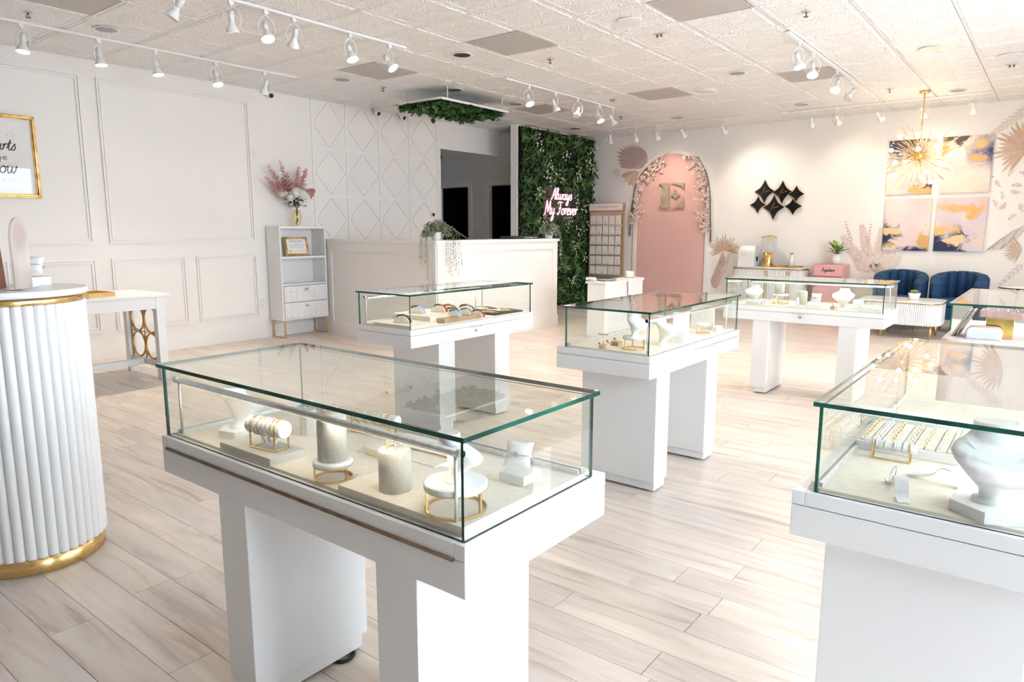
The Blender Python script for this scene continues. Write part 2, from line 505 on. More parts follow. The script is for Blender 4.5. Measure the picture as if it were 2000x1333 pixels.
# floor: slab, then planks along y
fl = struct('floor', MB().box(X_R - 0.2, X_B + 0.2, Y_R - 0.2, 10.0, -0.15, -0.012), noisy('floor_screed', (0.30, 0.25, 0.21), (0.34, 0.29, 0.25), 5, 0.9), label='pale whitewashed plank floor')
PW, PX0 = 0.149, 0.746
unit = MB()
unit.add([(0.0006, 0.0008, 0), (PW - 0.0006, 0.0008, 0), (PW - 0.0006, 0.9992, 0), (0.0006, 0.9992, 0),
          (0.0006, 0.0008, -0.0008), (PW - 0.0006, 0.0008, -0.0008), (PW - 0.0006, 0.9992, -0.0008), (0.0006, 0.9992, -0.0008),
          (0.0006, 0.0008, -0.012), (PW - 0.0006, 0.0008, -0.012), (PW - 0.0006, 0.9992, -0.012), (0.0006, 0.9992, -0.012)], [])
for i in range(4):
    sgn = ((1, 1), (-1, 1), (-1, -1), (1, -1))[i]
    x, y, z = unit.v[i]; unit.v[i] = (x + 0.0008 * sgn[0], y + 0.0005 * sgn[1], z)
unit.add([], [])
unit.f = [(0, 1, 2, 3)] + [(4 + i, 4 + (i + 1) % 4, (i + 1) % 4, i) for i in range(4)] + [(8 + i, 8 + (i + 1) % 4, 4 + (i + 1) % 4, 4 + i) for i in range(4)]
unit.m = [0] * 9; unit.s = [False] * 9
plank_me = unit.mesh('plank', plank_m)
rp = random.Random(21)
planks = []
k0 = int(math.floor((X_R - PX0) / PW)); k1 = int(math.ceil((X_B - PX0) / PW))
for k in range(k0, k1):
    x = PX0 + k * PW
    y = Y_R - rp.choice([0.1, 0.35, 0.6, 0.85, 1.05]) - rp.random() * 0.1
    while y < Y_L:
        y2 = y + 1.22
        a, b = max(y, Y_R), min(y2, Y_L)
        if b - a > 0.06: planks.append((x, a, b))
        y = y2
def pkey(p):
    c = Vector((p[0] + PW / 2, (p[1] + p[2]) / 2)); lo = min((Vector((p[0], yy)).length for yy in (p[1], p[2])))
    vis = seen(p[0], p[1]) or seen(p[0], p[2]) or seen(c.x, c.y)
    return (0 if vis and c.dot(FWD) > 1.0 else 1, c.dot(FWD) ** 2 / (p[2] - p[1]))
planks.sort(key=pkey)
for x, a, b in planks[:298]:
    o = link('plank', plank_me, fl, loc=(x, a, 0)); o.scale = (1, b - a, 1)
mb = MB()
for x, a, b in planks[298:]:
    mb.add([(vx + x, a + vy * (b - a), vz) for vx, vy, vz in unit.v], unit.f)
o = mb.build('plank_field', plank_s, fl); o['kind'] = 'stuff'

# ceiling: slab, embossed tiles, vents in the grid
TX, TY, TS = 5.04, 2.03, 0.61
ce = struct('ceiling', MB().box(X_R - 0.2, X_B + 0.2, Y_R - 0.2, Y_L + 0.12, H_C + 0.012, H_C + 0.15), noisy('ceiling_void_grey', (0.30, 0.28, 0.27), (0.34, 0.32, 0.31), 3, 0.9), label='white embossed tile ceiling')
def tile_mb(t=0.0):
    mb = MB(); g = 0.003
    prof = [(g, 0.012), (g, 0.002), (0.022, 0.002), (0.034, -0.005), (0.05, -0.005), (0.056, -0.002)]
    rings = []
    for ins, z in prof:
        rings.append([(ins, ins, z), (TS - ins, ins, z), (TS - ins, TS - ins, z), (ins, TS - ins, z)])
    vs = [p for r in rings for p in r]; fs = []
    for r in range(len(prof) - 1):
        for i in range(4):
            j = (i + 1) % 4
            fs.append((r * 4 + i, r * 4 + j, r * 4 + 4 + j, r * 4 + 4 + i))
    q = (len(prof) - 1) * 4
    fs.append((q, q + 1, q + 2, q + 3))
    fs = [tuple(reversed(f)) for f in fs]
    return mb.add([(x - TS / 2, y - TS / 2, z) for x, y, z in vs], fs)
tmb = tile_mb(); tile_me = tmb.mesh('tile', tile_m)
VENTS = {(5.04, 3.86): 'grey perforated ceiling vent between the two middle track lights', (5.04, 5.69): 'grey perforated ceiling vent above the watch case, beside the second track',
         (5.04, 2.03): 'grey perforated ceiling vent at the top edge, nearest the camera on the window side', (8.09, 3.86): 'grey perforated ceiling vent near the flat round ceiling speaker',
         (8.09, 5.69): 'grey perforated ceiling vent beside the leafy hanging panel', (8.09, 2.03): 'grey perforated ceiling vent behind the slanting track by the lounge',
         (1.99, 5.69): 'grey perforated ceiling vent in the upper corner over the framed print'}
rest = MB()
for i in range(-12, 11):
    for j in range(-7, 10):
        x0 = TX + i * TS; y0 = TY + j * TS; x1 = x0 + TS; y1 = y0 + TS
        a0, a1, b0, b1 = max(x0, X_R), min(x1, X_B), max(y0, Y_R), min(y1, Y_L)
        if a1 - a0 < 0.03 or b1 - b0 < 0.03: continue
        c = ((a0 + a1) / 2, (b0 + b1) / 2); sx = (a1 - a0) / TS; sy = (b1 - b0) / TS
        vk = [k for k in VENTS if abs(k[0] - x0) < 0.02 and abs(k[1] - y0) < 0.02]
        if vk:
            v = thing('ceiling_vent', VENTS[vk[0]], 'vent', (c[0], c[1], H_C), 0, 'perforated ceiling vents')
            MB().box(-TS / 2 + 0.012, TS / 2 - 0.012, -TS / 2 + 0.012, TS / 2 - 0.012, -0.002, 0.008).build('perforated_sheet', perf_m, v)
            f = MB()
            for q in (-1, 1):
                f.box(-TS / 2 + 0.003, TS / 2 - 0.003, q * (TS / 2 - 0.0075) - 0.0045, q * (TS / 2 - 0.0075) + 0.0045, -0.006, 0.008)
                f.box(q * (TS / 2 - 0.0075) - 0.0045, q * (TS / 2 - 0.0075) + 0.0045, -TS / 2 + 0.012, TS / 2 - 0.012, -0.006, 0.008)
            f.build('frame', alu, v)
            continue
        if seen(*c, 0.12) and Vector(c).dot(FWD) > 1.2:
            o = link('tile', tile_me, ce, loc=(c[0], c[1], H_C)); o.scale = (sx, sy, 1)
        else:
            rest.add([(c[0] + vx * sx, c[1] + vy * sy, H_C + vz) for vx, vy, vz in tmb.v], tmb.f)
o = rest.build('tile_field', tile_m, ce); o['kind'] = 'stuff'

# panelled wall with the opening to the hall
OX0, OX1, OZ = 8.29, 9.79, 2.635
wl = MB().box(X_R - 0.12, OX0, Y_L, Y_L + 0.12, 0, H_C + 0.01).box(OX0, OX1, Y_L, Y_L + 0.12, OZ, H_C + 0.01)
wl = struct('wall_left', wl, wallp, label='white panelled wall with a diamond lattice')
def moulding(x0, x1, z0, z1):
    mb = MB(); y = Y_L
    for ins, w, t in ((0.0, 0.017, 0.022), (0.017, 0.010, 0.006), (0.027, 0.015, 0.016)):
        a, b, c, d = x0 + ins, x1 - ins, z0 + ins, z1 - ins
        mb.box(a, b, y - t, y, c, c + w).box(a, b, y - t, y, d - w, d)
        mb.box(a, a + w, y - t, y, c + w, d - w).box(b - w, b, y - t, y, c + w, d - w)
    mb.build('panel_moulding', trimw, wl)
for x0, x1 in ((0.1, 1.15), (1.35, 3.085), (3.24, 4.94)): moulding(x0, x1, 1.225, 2.895)
for x0, x1 in ((0.1, 1.15), (1.35, 2.15), (2.3, 3.085), (3.24, 4.035), (4.165, 4.94)): moulding(x0, x1, 0.295, 1.058)
# diamond lattice
gx = [5.87, 6.43, 7.02, 7.62, 8.225]; gz = [3.045, 2.432, 1.812, 1.195]
ST = 0.011
def strip(x0, z0, x1, z1, w, name='lattice_strip', y=Y_L):
    a = Vector((x0, z0)); b = Vector((x1, z1)); d = (b - a).normalized(); n = Vector((-d.y, d.x)) * w / 2
    poly = [tuple(a - n), tuple(b - n), tuple(b + n), tuple(a + n)]
    MB().prism(poly, lambda u, v, q: (u, y - q, v), ST, 0.0).build(name, trimw, wl)
for i, x in enumerate(gx): strip(x, 1.19, x, 3.05, 0.045)
for i in range(4):
    for z in gz[1:]: strip(gx[i] + 0.0225, z, gx[i + 1] - 0.0225, z, 0.045)
    for j in range(3):
        a, b, c, d = gx[i] + 0.0225, gx[i + 1] - 0.0225, gz[j + 1] + 0.0225, gz[j] - (0.0 if j == 0 else 0.0225)
        mx, mz = (a + b) / 2, (c + d) / 2; e = 0.002
        for p, q in (((a + e, mz), (mx, d - e)), ((mx, d - e), (b - e, mz)), ((b - e, mz), (mx, c + e)), ((mx, c + e), (a + e, mz))):
            strip(p[0] + (q[0] - p[0]) * 0.035, p[1] + (q[1] - p[1]) * 0.035, q[0] - (q[0] - p[0]) * 0.035, q[1] - (q[1] - p[1]) * 0.035, 0.03)
struct('baseboard_left', MB().box(X_R, 5.8, Y_L - 0.018, Y_L, 0, 0.135).box(X_R, 5.8, Y_L - 0.011, Y_L, 0.135, 0.15), trimw, label='white baseboard under the panelled wall')
struct('trim_1', MB().box(OX0 - 0.03, OX0 + 0.004, Y_L - 0.006, Y_L + 0.13, 0, OZ + 0.01), trimw, label='white corner trim of the hall opening')

# hall behind the opening
DZ = 2.15
hw = MB()
X = OX1
hw.box(X, X + 0.1, 7.25, 7.9, DZ, H_C + 0.01).box(X, X + 0.1, 7.9, 9.9, DZ, OZ + 0.02)
hw.box(X, X + 0.1, 7.25, 7.42, 0, DZ).box(X, X + 0.1, 8.165, 8.63, 0, DZ).box(X, X + 0.1, 9.38, 9.9, 0, DZ)
wh = struct('wall_hall', hw, greyw, label='grey hall wall with two dark doorways')
for i, (y0, y1) in enumerate(((8.63, 9.38), (7.42, 8.165))):
    m = MB(); t = 0.016; w = 0.085
    m.box(X - t, X, y0 - w, y0, 0, DZ + w).box(X - t, X, y1, y1 + w, 0, DZ + w).box(X - t, X, y0, y1, DZ, DZ + w)
    m.box(X, X + 0.1, y0, y0 + 0.012, 0, DZ).box(X, X + 0.1, y1 - 0.012, y1, 0, DZ).box(X, X + 0.1, y0, y1, DZ - 0.012, DZ)
    struct('door_%d' % (i + 1), m, noisy('grey_door_casing_%d' % i, (0.66, 0.64, 0.61), (0.69, 0.67, 0.64), 2, 0.5), label='%s doorway into a dark room' % ('hall' if i == 0 else 'narrow'))
struct('wall_dark_room', MB().box(9.9, 11.6, 8.36, 8.40, 0, 2.4).box(11.5, 11.6, 7.3, 9.9, 0, 2.4).box(9.9, 11.6, 7.26, 7.3, 0, 2.4).box(9.9, 11.6, 9.86, 9.9, 0, 2.4).box(9.9, 11.6, 7.3, 9.9, 2.3, 2.4).box(9.9, 11.6, 7.3, 9.9, -0.011, 0.004), dark, label='rooms behind the hall doorways, coloured near-black for unlit darkness')
struct('wall_hall_side', MB().box(8.17, 8.29, Y_L + 0.12, 9.9, 0, OZ).box(8.17, 9.9, 9.9, 10.0, 0, OZ), greyw, label='side wall of the hall')
struct('ceiling_hall', MB().box(8.17, 9.9, Y_L + 0.12, 10.0, OZ, OZ + 0.1), tile_m, label='low ceiling of the hall')
struct('wall_partition', MB().box(9.28, X_B, 7.125, 7.25, 0, H_C + 0.01), wallp, label='white partition that carries the leaf wall')

# back wall with the blush arch
wb = struct('wall_back', MB().box(X_B, X_B + 0.12, Y_R - 0.12, Y_L + 0.12, 0, H_C + 0.01), wallp, label='white back wall behind the lounge')
AC, AR, AZ = 5.49, 0.665, 2.02
def arch(r, base, n=28):
    return [(AC - r, base)] + [(AC + r * cos(pi - pi * i / n), AZ + r * sin(pi * i / n)) for i in range(n + 1)] + [(AC + r, base)]
MB().prism(arch(AR, 0.0), lambda u, v, w: (X_B - w, u, v), 0.004, 0.0).build('arch_panel', pinkp, wb)
o_, i_ = arch(AR + 0.062, 0.0), arch(AR, 0.0)
m = MB()
for a in range(len(o_) - 1):
    q = [o_[a], o_[a + 1], i_[a + 1], i_[a]]
    m.prism(q, lambda u, v, w: (X_B - w, u, v), 0.03, 0.0)
struct('trim_2', m, trimw, label='white arched trim around the pink panel')
struct('baseboard_back', MB().box(X_B - 0.018, X_B, Y_R, AC - AR - 0.065, 0, 0.14).box(X_B - 0.018, X_B, AC + AR + 0.065, 7.12, 0, 0.14), trimw, label='white baseboard of the back wall')

# street side with the big shop windows, and the wall behind the camera
wr = MB().box(X_R - 0.12, X_B + 0.12, Y_R - 0.12, Y_R, 0, WZ0).box(X_R - 0.12, X_B + 0.12, Y_R - 0.12, Y_R, WZ1, H_C + 0.01)
xs = [X_R - 0.12] + [q for w_ in WINDOWS for q in w_] + [X_B + 0.12]
for a, b in zip(xs[::2], xs[1::2]): wr.box(a, b, Y_R - 0.12, Y_R, WZ0, WZ1)
struct('wall_right', wr, wallp, label='street wall with shop windows')
struct('wall_rear', MB().box(X_R - 0.12, X_R, Y_R, Y_L, 0, H_C + 0.01), noisy('grey_rear_paint', (0.34, 0.28, 0.23), (0.38, 0.32, 0.27), 2, 0.7), label='plain wall behind the camera')
for i, (a, b) in enumerate(WINDOWS):
    w = struct('window_%d' % (i + 1), MB().box(a, b, Y_R - 0.10, Y_R - 0.03, WZ0, WZ0 + 0.05).box(a, b, Y_R - 0.10, Y_R - 0.03, WZ1 - 0.05, WZ1).box(a, a + 0.05, Y_R - 0.10, Y_R - 0.03, WZ0 + 0.05, WZ1 - 0.05).box(b - 0.05, b, Y_R - 0.10, Y_R - 0.03, WZ0 + 0.05, WZ1 - 0.05), alu, label='aluminium shop window')
    MB().box(a + 0.05, b - 0.05, Y_R - 0.067, Y_R - 0.061, WZ0 + 0.05, WZ1 - 0.05).build('pane', winglass, w)
struct('ground_outside', MB().box(-14, 24, -30, Y_R - 0.12, -0.2, -0.02), noisy('pavement_concrete', (0.72, 0.71, 0.70), (0.78, 0.77, 0.76), 2, 0.9), label='pavement outside the shop windows')

# ================================================================== RECEPTION COUNTER
c = thing('reception_counter', 'tall white L-shaped reception counter with panelled sides and a thin ledge', 'counter', (5.82, 5.63, 0))
MB().box(0, 0.36, 0.36, 2.262, 0, 1.2).build('side_body', beigew, c)
MB().box(0, 2.45, 0, 0.36, 0, 1.2).build('front_body', beigew, c)
MB().box(-0.03, 0.38, 0.38, 2.262, 1.2, 1.238).box(-0.03, 2.48, -0.03, 0.38, 1.2, 1.238).build('ledge', paint, c, 0.004)
f = MB(); t = 0.014
f.box(-t, 0, 0, 0.1, 0.16, 1.2).box(-t, 0, 1.9, 2.262, 0.16, 1.2).box(-t, 0, 0.1, 1.9, 1.08, 1.2)
f.build('side_frame', beigew, c)
f = MB().box(0, 0.09, -t, 0, 0.16, 1.2).box(2.33, 2.45, -t, 0, 0.16, 1.2).box(0.09, 2.33, -t, 0, 1.1, 1.2)
f.build('front_frame', beigew, c)
MB().box(-0.02, 0, -0.02, 2.262, 0, 0.16).box(0, 2.47, -0.02, 0, 0, 0.16).box(2.45, 2.47, 0, 0.36, 0, 0.16).build('plinth', trimw, c)
# ================================================================== GLASS DISPLAY CASES
ZD, ZM, ZB, ZT = 0.62, 0.700, 0.735, 0.958
DECK = 0.742
LED_W = 0.32
def display_case(label, x0, x1, y0, y1, axis, bar_side, pil, front=None, rail='', hinge=True, lip=0.035):
    """axis: long direction; bar_side: side that holds the lamp bar and hinge ('-x','+y' ...); pil: pillar rects"""
    c = thing('display_case', label, 'display case', (x0, y0, 0), 0, 'glass jewellery display cases')
    L, D = x1 - x0, y1 - y0
    for (a, b, e, g) in pil:
        p = MB().box(a - x0, b - x0, e - y0, g - y0, 0.055, ZD).build('pillar', paint, c, 0.002)
        MB().box(a - x0 + 0.012, b - x0 - 0.02, e - y0 + 0.004, g - y0 - 0.02, 0.012, 0.055).build('kick_plate', paint, p)
        for q in (0.25, 0.75):
            if g - e > b - a: w = MB().cyl(((a + b) / 2 - x0 - 0.02, e - y0 + (g - e) * q, 0.016), ((a + b) / 2 - x0 + 0.02, e - y0 + (g - e) * q, 0.016), 0.016, n=12)
            else: w = MB().cyl((a - x0 + (b - a) * q, (e + g) / 2 - y0 - 0.02, 0.016), (a - x0 + (b - a) * q, (e + g) / 2 - y0 + 0.02, 0.016), 0.016, n=12)
            w.build('caster', rubber, p)
    MB().box(0, L, 0, D, ZD, ZM - 0.002).build('drawer_box', paint, c, 0.0025)
    r = MB(); t = 0.03
    r.box(0, L, 0, t, ZM, ZB).box(0, L, D - t, D, ZM, ZB).box(0, t, t, D - t, ZM, ZB).box(L - t, L, t, D - t, ZM, ZB)
    r.build('lid_frame', paint, c, 0.002)
    MB().box(t, L - t, t, D - t, ZM, DECK).build('deck', cream, c)
    # glass box; a small lip on the opening side
    gx0, gx1, gy0, gy1 = 0.012, L - 0.012, 0.012, D - 0.012
    if bar_side == '-x': gx1 -= lip
    if bar_side == '-y': gy1 -= lip
    th = 0.007; o = 0.012
    for a in ((gx0, gx1, gy0, gy0 + th), (gx0, gx1, gy1 - th, gy1), (gx0, gx0 + th, gy0 + th, gy1 - th), (gx1 - th, gx1, gy0 + th, gy1 - th)):
        MB().pane(a[0], a[1], a[2], a[3], ZB, ZT - 0.011).build('side_pane', [glass, gedge], c)
    MB().pane(gx0 - o, gx1 + o, gy0 - o, gy1 + o, ZT - 0.0105, ZT).build('top_pane', [glass, gedge], c)
    # lamp bar on two posts
    zb = 0.908 if bar_side != '+y' else 0.915
    if bar_side in ('-x', '+x'):
        bx = gx0 + 0.026 if bar_side == '-x' else gx1 - 0.026
        A, B = (bx, gy0 + 0.025, zb), (bx, gy1 - 0.025, zb); pts = [(bx, gy0 + 0.045), (bx, gy1 - 0.045)]
    else:
        by = gy0 + 0.03 if bar_side == '-y' else gy1 - 0.03
        A, B = (gx0 + 0.025, by, zb), (gx1 - 0.025, by, zb); pts = [(gx0 + 0.04, by), (gx1 - 0.11, by)]
    lb = MB().cyl(A, B, 0.0085, n=14).build('lamp_bar', chrome, c)
    Av, Bv = Vector(A), Vector(B); dv = (Bv - Av).normalized()
    for E_ in (Av, Bv - dv * 0.012):
        MB().cyl(E_, E_ + dv * 0.012, 0.0098, n=14).build('end_cap', alu, lb)
    # warm LED strip under the bar
    if bar_side in ('-x', '+x'):
        sg = 1 if bar_side == '-x' else -1
        MB().box(bx + sg * 0.002, bx + sg * 0.0075, A[1] + 0.03, B[1] - 0.03, zb - 0.0105, zb - 0.0055).build('led_strip', led_on, lb)
        ldl, lpos = (B[1] - A[1]) * 0.92, (bx + sg * 0.012, (A[1] + B[1]) / 2, zb - 0.014); aim = (sg * 0.55, 0, -1)
    else:
        sg = 1 if bar_side == '-y' else -1
        MB().box(A[0] + 0.03, B[0] - 0.03, by + sg * 0.0045 - 0.0025, by + sg * 0.0045 + 0.0025, zb - 0.0105, zb - 0.0055).build('led_strip', led_on, lb)
        ldl, lpos = (B[0] - A[0]) * 0.92, ((A[0] + B[0]) / 2, by + sg * 0.012, zb - 0.014); aim = (0, sg * 0.55, -1)
    ld = bpy.data.lights.new('case_led', 'AREA'); ld.shape = 'RECTANGLE'; ld.size = ldl if axis == 'x' else 0.006; ld.size_y = 0.006 if axis == 'x' else ldl
    ld.energy = LED_W; ld.color = (1.0, 0.86, 0.66)
    lo = bpy.data.objects.new('case_led', ld); COL.objects.link(lo); lo.parent = lb; lo.location = lpos
    lo.rotation_euler = (0, -math.atan2(aim[0], 1), 0) if aim[0] else (math.atan2(aim[1], 1), 0, 0)
    for px, py in pts:
        MB().cyl((px, py, DECK), (px, py, zb - 0.004), 0.004, n=10).build('bar_post', alu, lb)
    # slide rails on the deck along the far ends
    sr = MB()
    for k in (0.036, 0.052):
        if axis == 'y':
            sr.box(0.036, L - 0.036, D - k - 0.008, D - k, DECK, DECK + 0.012).box(L - k - 0.008 - lip * 0.5, L - k - lip * 0.5, 0.036, D - 0.07, DECK, DECK + 0.012)
        else:
            sr.box(0.036, L - 0.036, D - k - 0.008, D - k, DECK, DECK + 0.012)
    sr.build('slide_rail', alu, c)
    if hinge:
        h = MB(); z0, z1 = ZM - 0.005, ZM + 0.003
        if bar_side == '-x': h.cyl((-0.002, 0.03, ZM - 0.001), (-0.002, D - 0.03, ZM - 0.001), 0.0042, n=8); n_ = int(D / 0.04)
        if bar_side == '-y': h.cyl((0.03, -0.001, ZM - 0.001), (L - 0.03, -0.001, ZM - 0.001), 0.0032, n=8)
        if h.v: h.build('piano_hinge', bronze if bar_side == '-x' else chrome, c)
    if front:
        s, u = front
        if s == '-y':
            hd = MB().tube([(u - 0.045, 0.0, ZM - 0.002), (u - 0.045, -0.016, ZM - 0.004), (u + 0.045, -0.016, ZM - 0.004), (u + 0.045, 0.0, ZM - 0.002)], 0.0035, 6)
            lk = MB().cyl((u, 0.001, 0.668), (u, -0.006, 0.668), 0.010, n=20); kh = MB().box(u - 0.0012, u + 0.0012, -0.0068, -0.005, 0.662, 0.674)
        else:
            hd = MB().tube([(0.0, u - 0.055, ZM - 0.002), (-0.016, u - 0.055, ZM - 0.004), (-0.016, u + 0.055, ZM - 0.004), (0.0, u + 0.055, ZM - 0.002)], 0.0035, 6)
            lk = MB().cyl((0.001, u, 0.668), (-0.006, u, 0.668), 0.011, n=20); kh = MB().box(-0.0068, -0.005, u - 0.0012, u + 0.0012, 0.661, 0.675)
        hd.build('pull_handle', silver, c); l_ = lk.build('lock', chrome, c); kh.build('keyhole', black, l_)
    return c

C1 = (0.965, 1.511, 0.869, 2.111)
C2 = (3.08, 4.305, 1.535, 2.09)
C3 = (3.0, 4.29, 3.135, 3.65)
C4 = (5.76, 6.3, 0.97, 2.2)
C5 = (1.686, 2.93, -0.08, 0.452)
C6 = (4.5, 5.74, -0.06, 0.48)
display_case('large white glass-topped display case in front, with a brown hinge line', *C1, 'y', '-x', [(0.967, 1.37, 1.668, 1.802), (0.967, 1.37, 1.010, 1.141)])
display_case('white glass display case in the centre, its glass top mirroring the pink arch', *C2, 'x', '-y', [(3.17, 3.32, 1.537, 1.98), (3.815, 3.975, 1.537, 1.98)])
display_case('white glass display case holding coloured-strap watches before the reception counter', *C3, 'x', '+y', [(3.275, 3.43, 3.16, 3.6), (3.86, 4.03, 3.16, 3.6)], ('-y', 0.62), hinge=False)
display_case('white glass display case with a round lock, in front of the pink fridge', *C4, 'y', '+x', [(5.765, 6.25, 1.815, 1.945), (5.765, 6.25, 1.15, 1.28)], ('-x', 0.60), hinge=False)
display_case('white glass display case with the ring tray, its top mirroring the chandelier', *C5, 'x', '-y', [(1.73, 1.90, -0.03, 0.378), (2.6, 2.75, -0.03, 0.378)], hinge=False)
display_case('white glass display case behind the mauve jewellery plinth, beside the white coffee table', *C6, 'x', '-y', [(4.62, 4.78, 0.0, 0.42), (5.4, 5.55, 0.0, 0.42)], hinge=False)

# ------------------------------------------------------------------ jewellery props
def bust(label, loc, rz, s=1.0, block=None, m=None, neck=False):
    b = thing('necklace_bust', label, 'necklace stand', loc, rz, 'white necklace busts')
    m = m or leath
    z0 = 0.0
    if block:
        r, h, n = block
        poly = [(r * cos(2 * pi * (i + 0.5) / n), r * sin(2 * pi * (i + 0.5) / n)) for i in range(n)]
        MB().prism(poly, XY, 0, h).build('base_block', stonew, b, 0.001)
        z0 = h
    rings = [(0, 0.0, 0.030, 0.034), (0.006, 0.0, 0.030, 0.034), (0.010, 0.002, 0.019, 0.024), (0.028, 0.008, 0.020, 0.028), (0.048, 0.020, 0.034, 0.048), (0.068, 0.030, 0.046, 0.066), (0.086, 0.032, 0.052, 0.081),
             (0.100, 0.024, 0.050, 0.086), (0.112, 0.010, 0.046, 0.074), (0.121, -0.004, 0.040, 0.052), (0.131, -0.012, 0.034, 0.040), (0.146, -0.014, 0.033, 0.038), (0.150, -0.014, 0.031, 0.036)]
    mb = MB(); n = 20; vs = []
    for z, cx, d, w in rings:
        for i in range(n):
            t = 2 * pi * i / n
            vs.append(((cx + d * cos(t)) * s, w * sin(t) * s, z0 + z * s - (0.018 * s * max(cos(t), 0) if 0.05 < z < 0.14 else 0) + (0.0)))
    fs = [(k * n + i, k * n + (i + 1) % n, (k + 1) * n + (i + 1) % n, (k + 1) * n + i) for k in range(len(rings) - 1) for i in range(n)]
    fs.append(tuple((len(rings) - 1) * n + i for i in range(n)))
    mb.add(vs, fs, 0, True); mb.s[-1] = False
    mb.build('bust', m, b)
    nk = MB(); pts = []
    for i in range(24):
        t = 2 * pi * i / 24
        pts.append(((0.006 + 0.043 * cos(t)) * s, 0.056 * s * sin(t), z0 + (0.121 - 0.032 * max(cos(t), 0)) * s + 0.001))
    nk.tube(pts, 0.0008 * s, 5, True)
    pe = nk.build('necklace', silver, b)
    MB().ball((0.052 * s, 0, z0 + 0.087 * s), 0.0035 * s, 8, 6).build('pendant', pebble, pe)
    return b

def ring_stand(label, loc, R, h, top=True, group='gold ring-legged risers', mm=None):
    t = thing('riser_stand', label, 'riser stand', loc, 0, group)
    MB().band((0, 0, 0), R, 0.003, 0.0, 0.006).build('foot_ring', gold, t)
    for k in range(3):
        a = 0.6 + k * 2 * pi / 3
        MB().box(-0.002, 0.002, -0.003, 0.003, 0.004, h - 0.006).build('post', gold, t, loc=((R - 0.002) * cos(a), (R - 0.002) * sin(a), 0), rot=(0, 0, a))
    MB().band((0, 0, 0), R, 0.003, h - 0.009, h - 0.003).build('upper_ring', gold, t)
    MB().lathe([(R + 0.001, h - 0.0065), (R + 0.001, h + 0.004), (R - 0.002, h + 0.006)], n=40).build('top_disc', mm or marb, t)
    return t

def ring_mesh(mb, c, R, r, tilt, m=0, gem=1):
    k = len(mb.v)
    mb.ring((0, 0, 0), R, r, 'x', 14, 5, mi=m)
    if gem: mb.ball((0, 0, R + r), r * 1.8, 6, 4, mi=gem)
    M = Matrix.Translation(c) @ Matrix.Rotation(tilt, 4, 'Z')
    mb.xf(M, k)

def cyl_display(label, loc, R, h, rings=4, group='oatmeal cylinder displays'):
    t = thing('cylinder_display', label, 'jewellery display', loc, 0, group)
    MB().lathe([(R, 0), (R, h - 0.004), (R - 0.003, h - 0.001)], n=40).build('body', oatm, t)
    MB().lathe([(R - 0.003, h - 0.003), (R - 0.004, h + 0.0005), (0, h + 0.0005)], n=32).build('top_pad', cream, t)
    for k in range(rings):
        a = k * 2.4 + 0.4
        mb = MB(); ring_mesh(mb, (0, 0, 0), 0.0085, 0.0011, 0)
        o = mb.build('ring', [gold if k % 2 else silver, pebble], t, loc=(R * 0.5 * cos(a), R * 0.5 * sin(a), h + 0.0095), rot=(0, 0, a))
    return t

def block(label, loc, dx, dy, dz, m=None, name='display_block', rz=0.0, group='display blocks', cat='display block'):
    o = MB().box(-dx / 2, dx / 2, -dy / 2, dy / 2, 0, dz).build(name, m or stonew, None, 0.0015, loc=loc, rot=(0, 0, rz))
    return tag(o, label, cat, group)

def pillow_mesh(w, d, h, n=8):
    mb = MB(); vs = []; fs = []
    for side in (1, -1):
        for i in range(n + 1):
            for j in range(n + 1):
                u, v = 2 * i / n - 1, 2 * j / n - 1
                e = (1 - u * u) * (1 - v * v)
                pin = 1 - 0.10 * (1 - u * u) * abs(v) ** 3 - 0.0
                vs.append((u * w / 2 * (1 - 0.10 * (1 - v * v) * abs(u) ** 3), v * d / 2 * pin, side * h / 2 * (e ** 0.55)))
    N = (n + 1) ** 2
    for s_ in range(2):
        for i in range(n):
            for j in range(n):
                q = (i * (n + 1) + j, (i + 1) * (n + 1) + j, (i + 1) * (n + 1) + j + 1, i * (n + 1) + j + 1)
                fs.append(tuple(s_ * N + a for a in (q if s_ == 0 else reversed(q))))
    return mb.add(vs, fs, 0, True)

def pillow_display(label, loc, rz, w=0.07, tilt=60, band=silver):
    t = thing('watch_pillow', label, 'watch pillow', loc, rz, 'small white display pillows')
    R = Matrix.Translation((0, 0, w * 0.5 * sin(radians(tilt)) + 0.012)) @ Matrix.Rotation(radians(tilt), 4, 'Y')
    MB().add(*(lambda q: (q.v, q.f, 0, True))(pillow_mesh(w, w * 1.05, w * 0.42))).xf(R).build('pillow', leath, t)
    k = MB(); pts = [(0.006, w * 0.57 * cos(a), w * 0.255 * sin(a)) for a in [2 * pi * i / 24 for i in range(24)]]
    k.tube(pts, 0.0016, 6, True); k.xf(R)
    b = k.build('bracelet', band, t)
    f = MB().cyl((0.006, -0.002, w * 0.25), (0.006, -0.002, w * 0.29), 0.006, n=12).xf(R).build('clasp', silver, b)
    return t

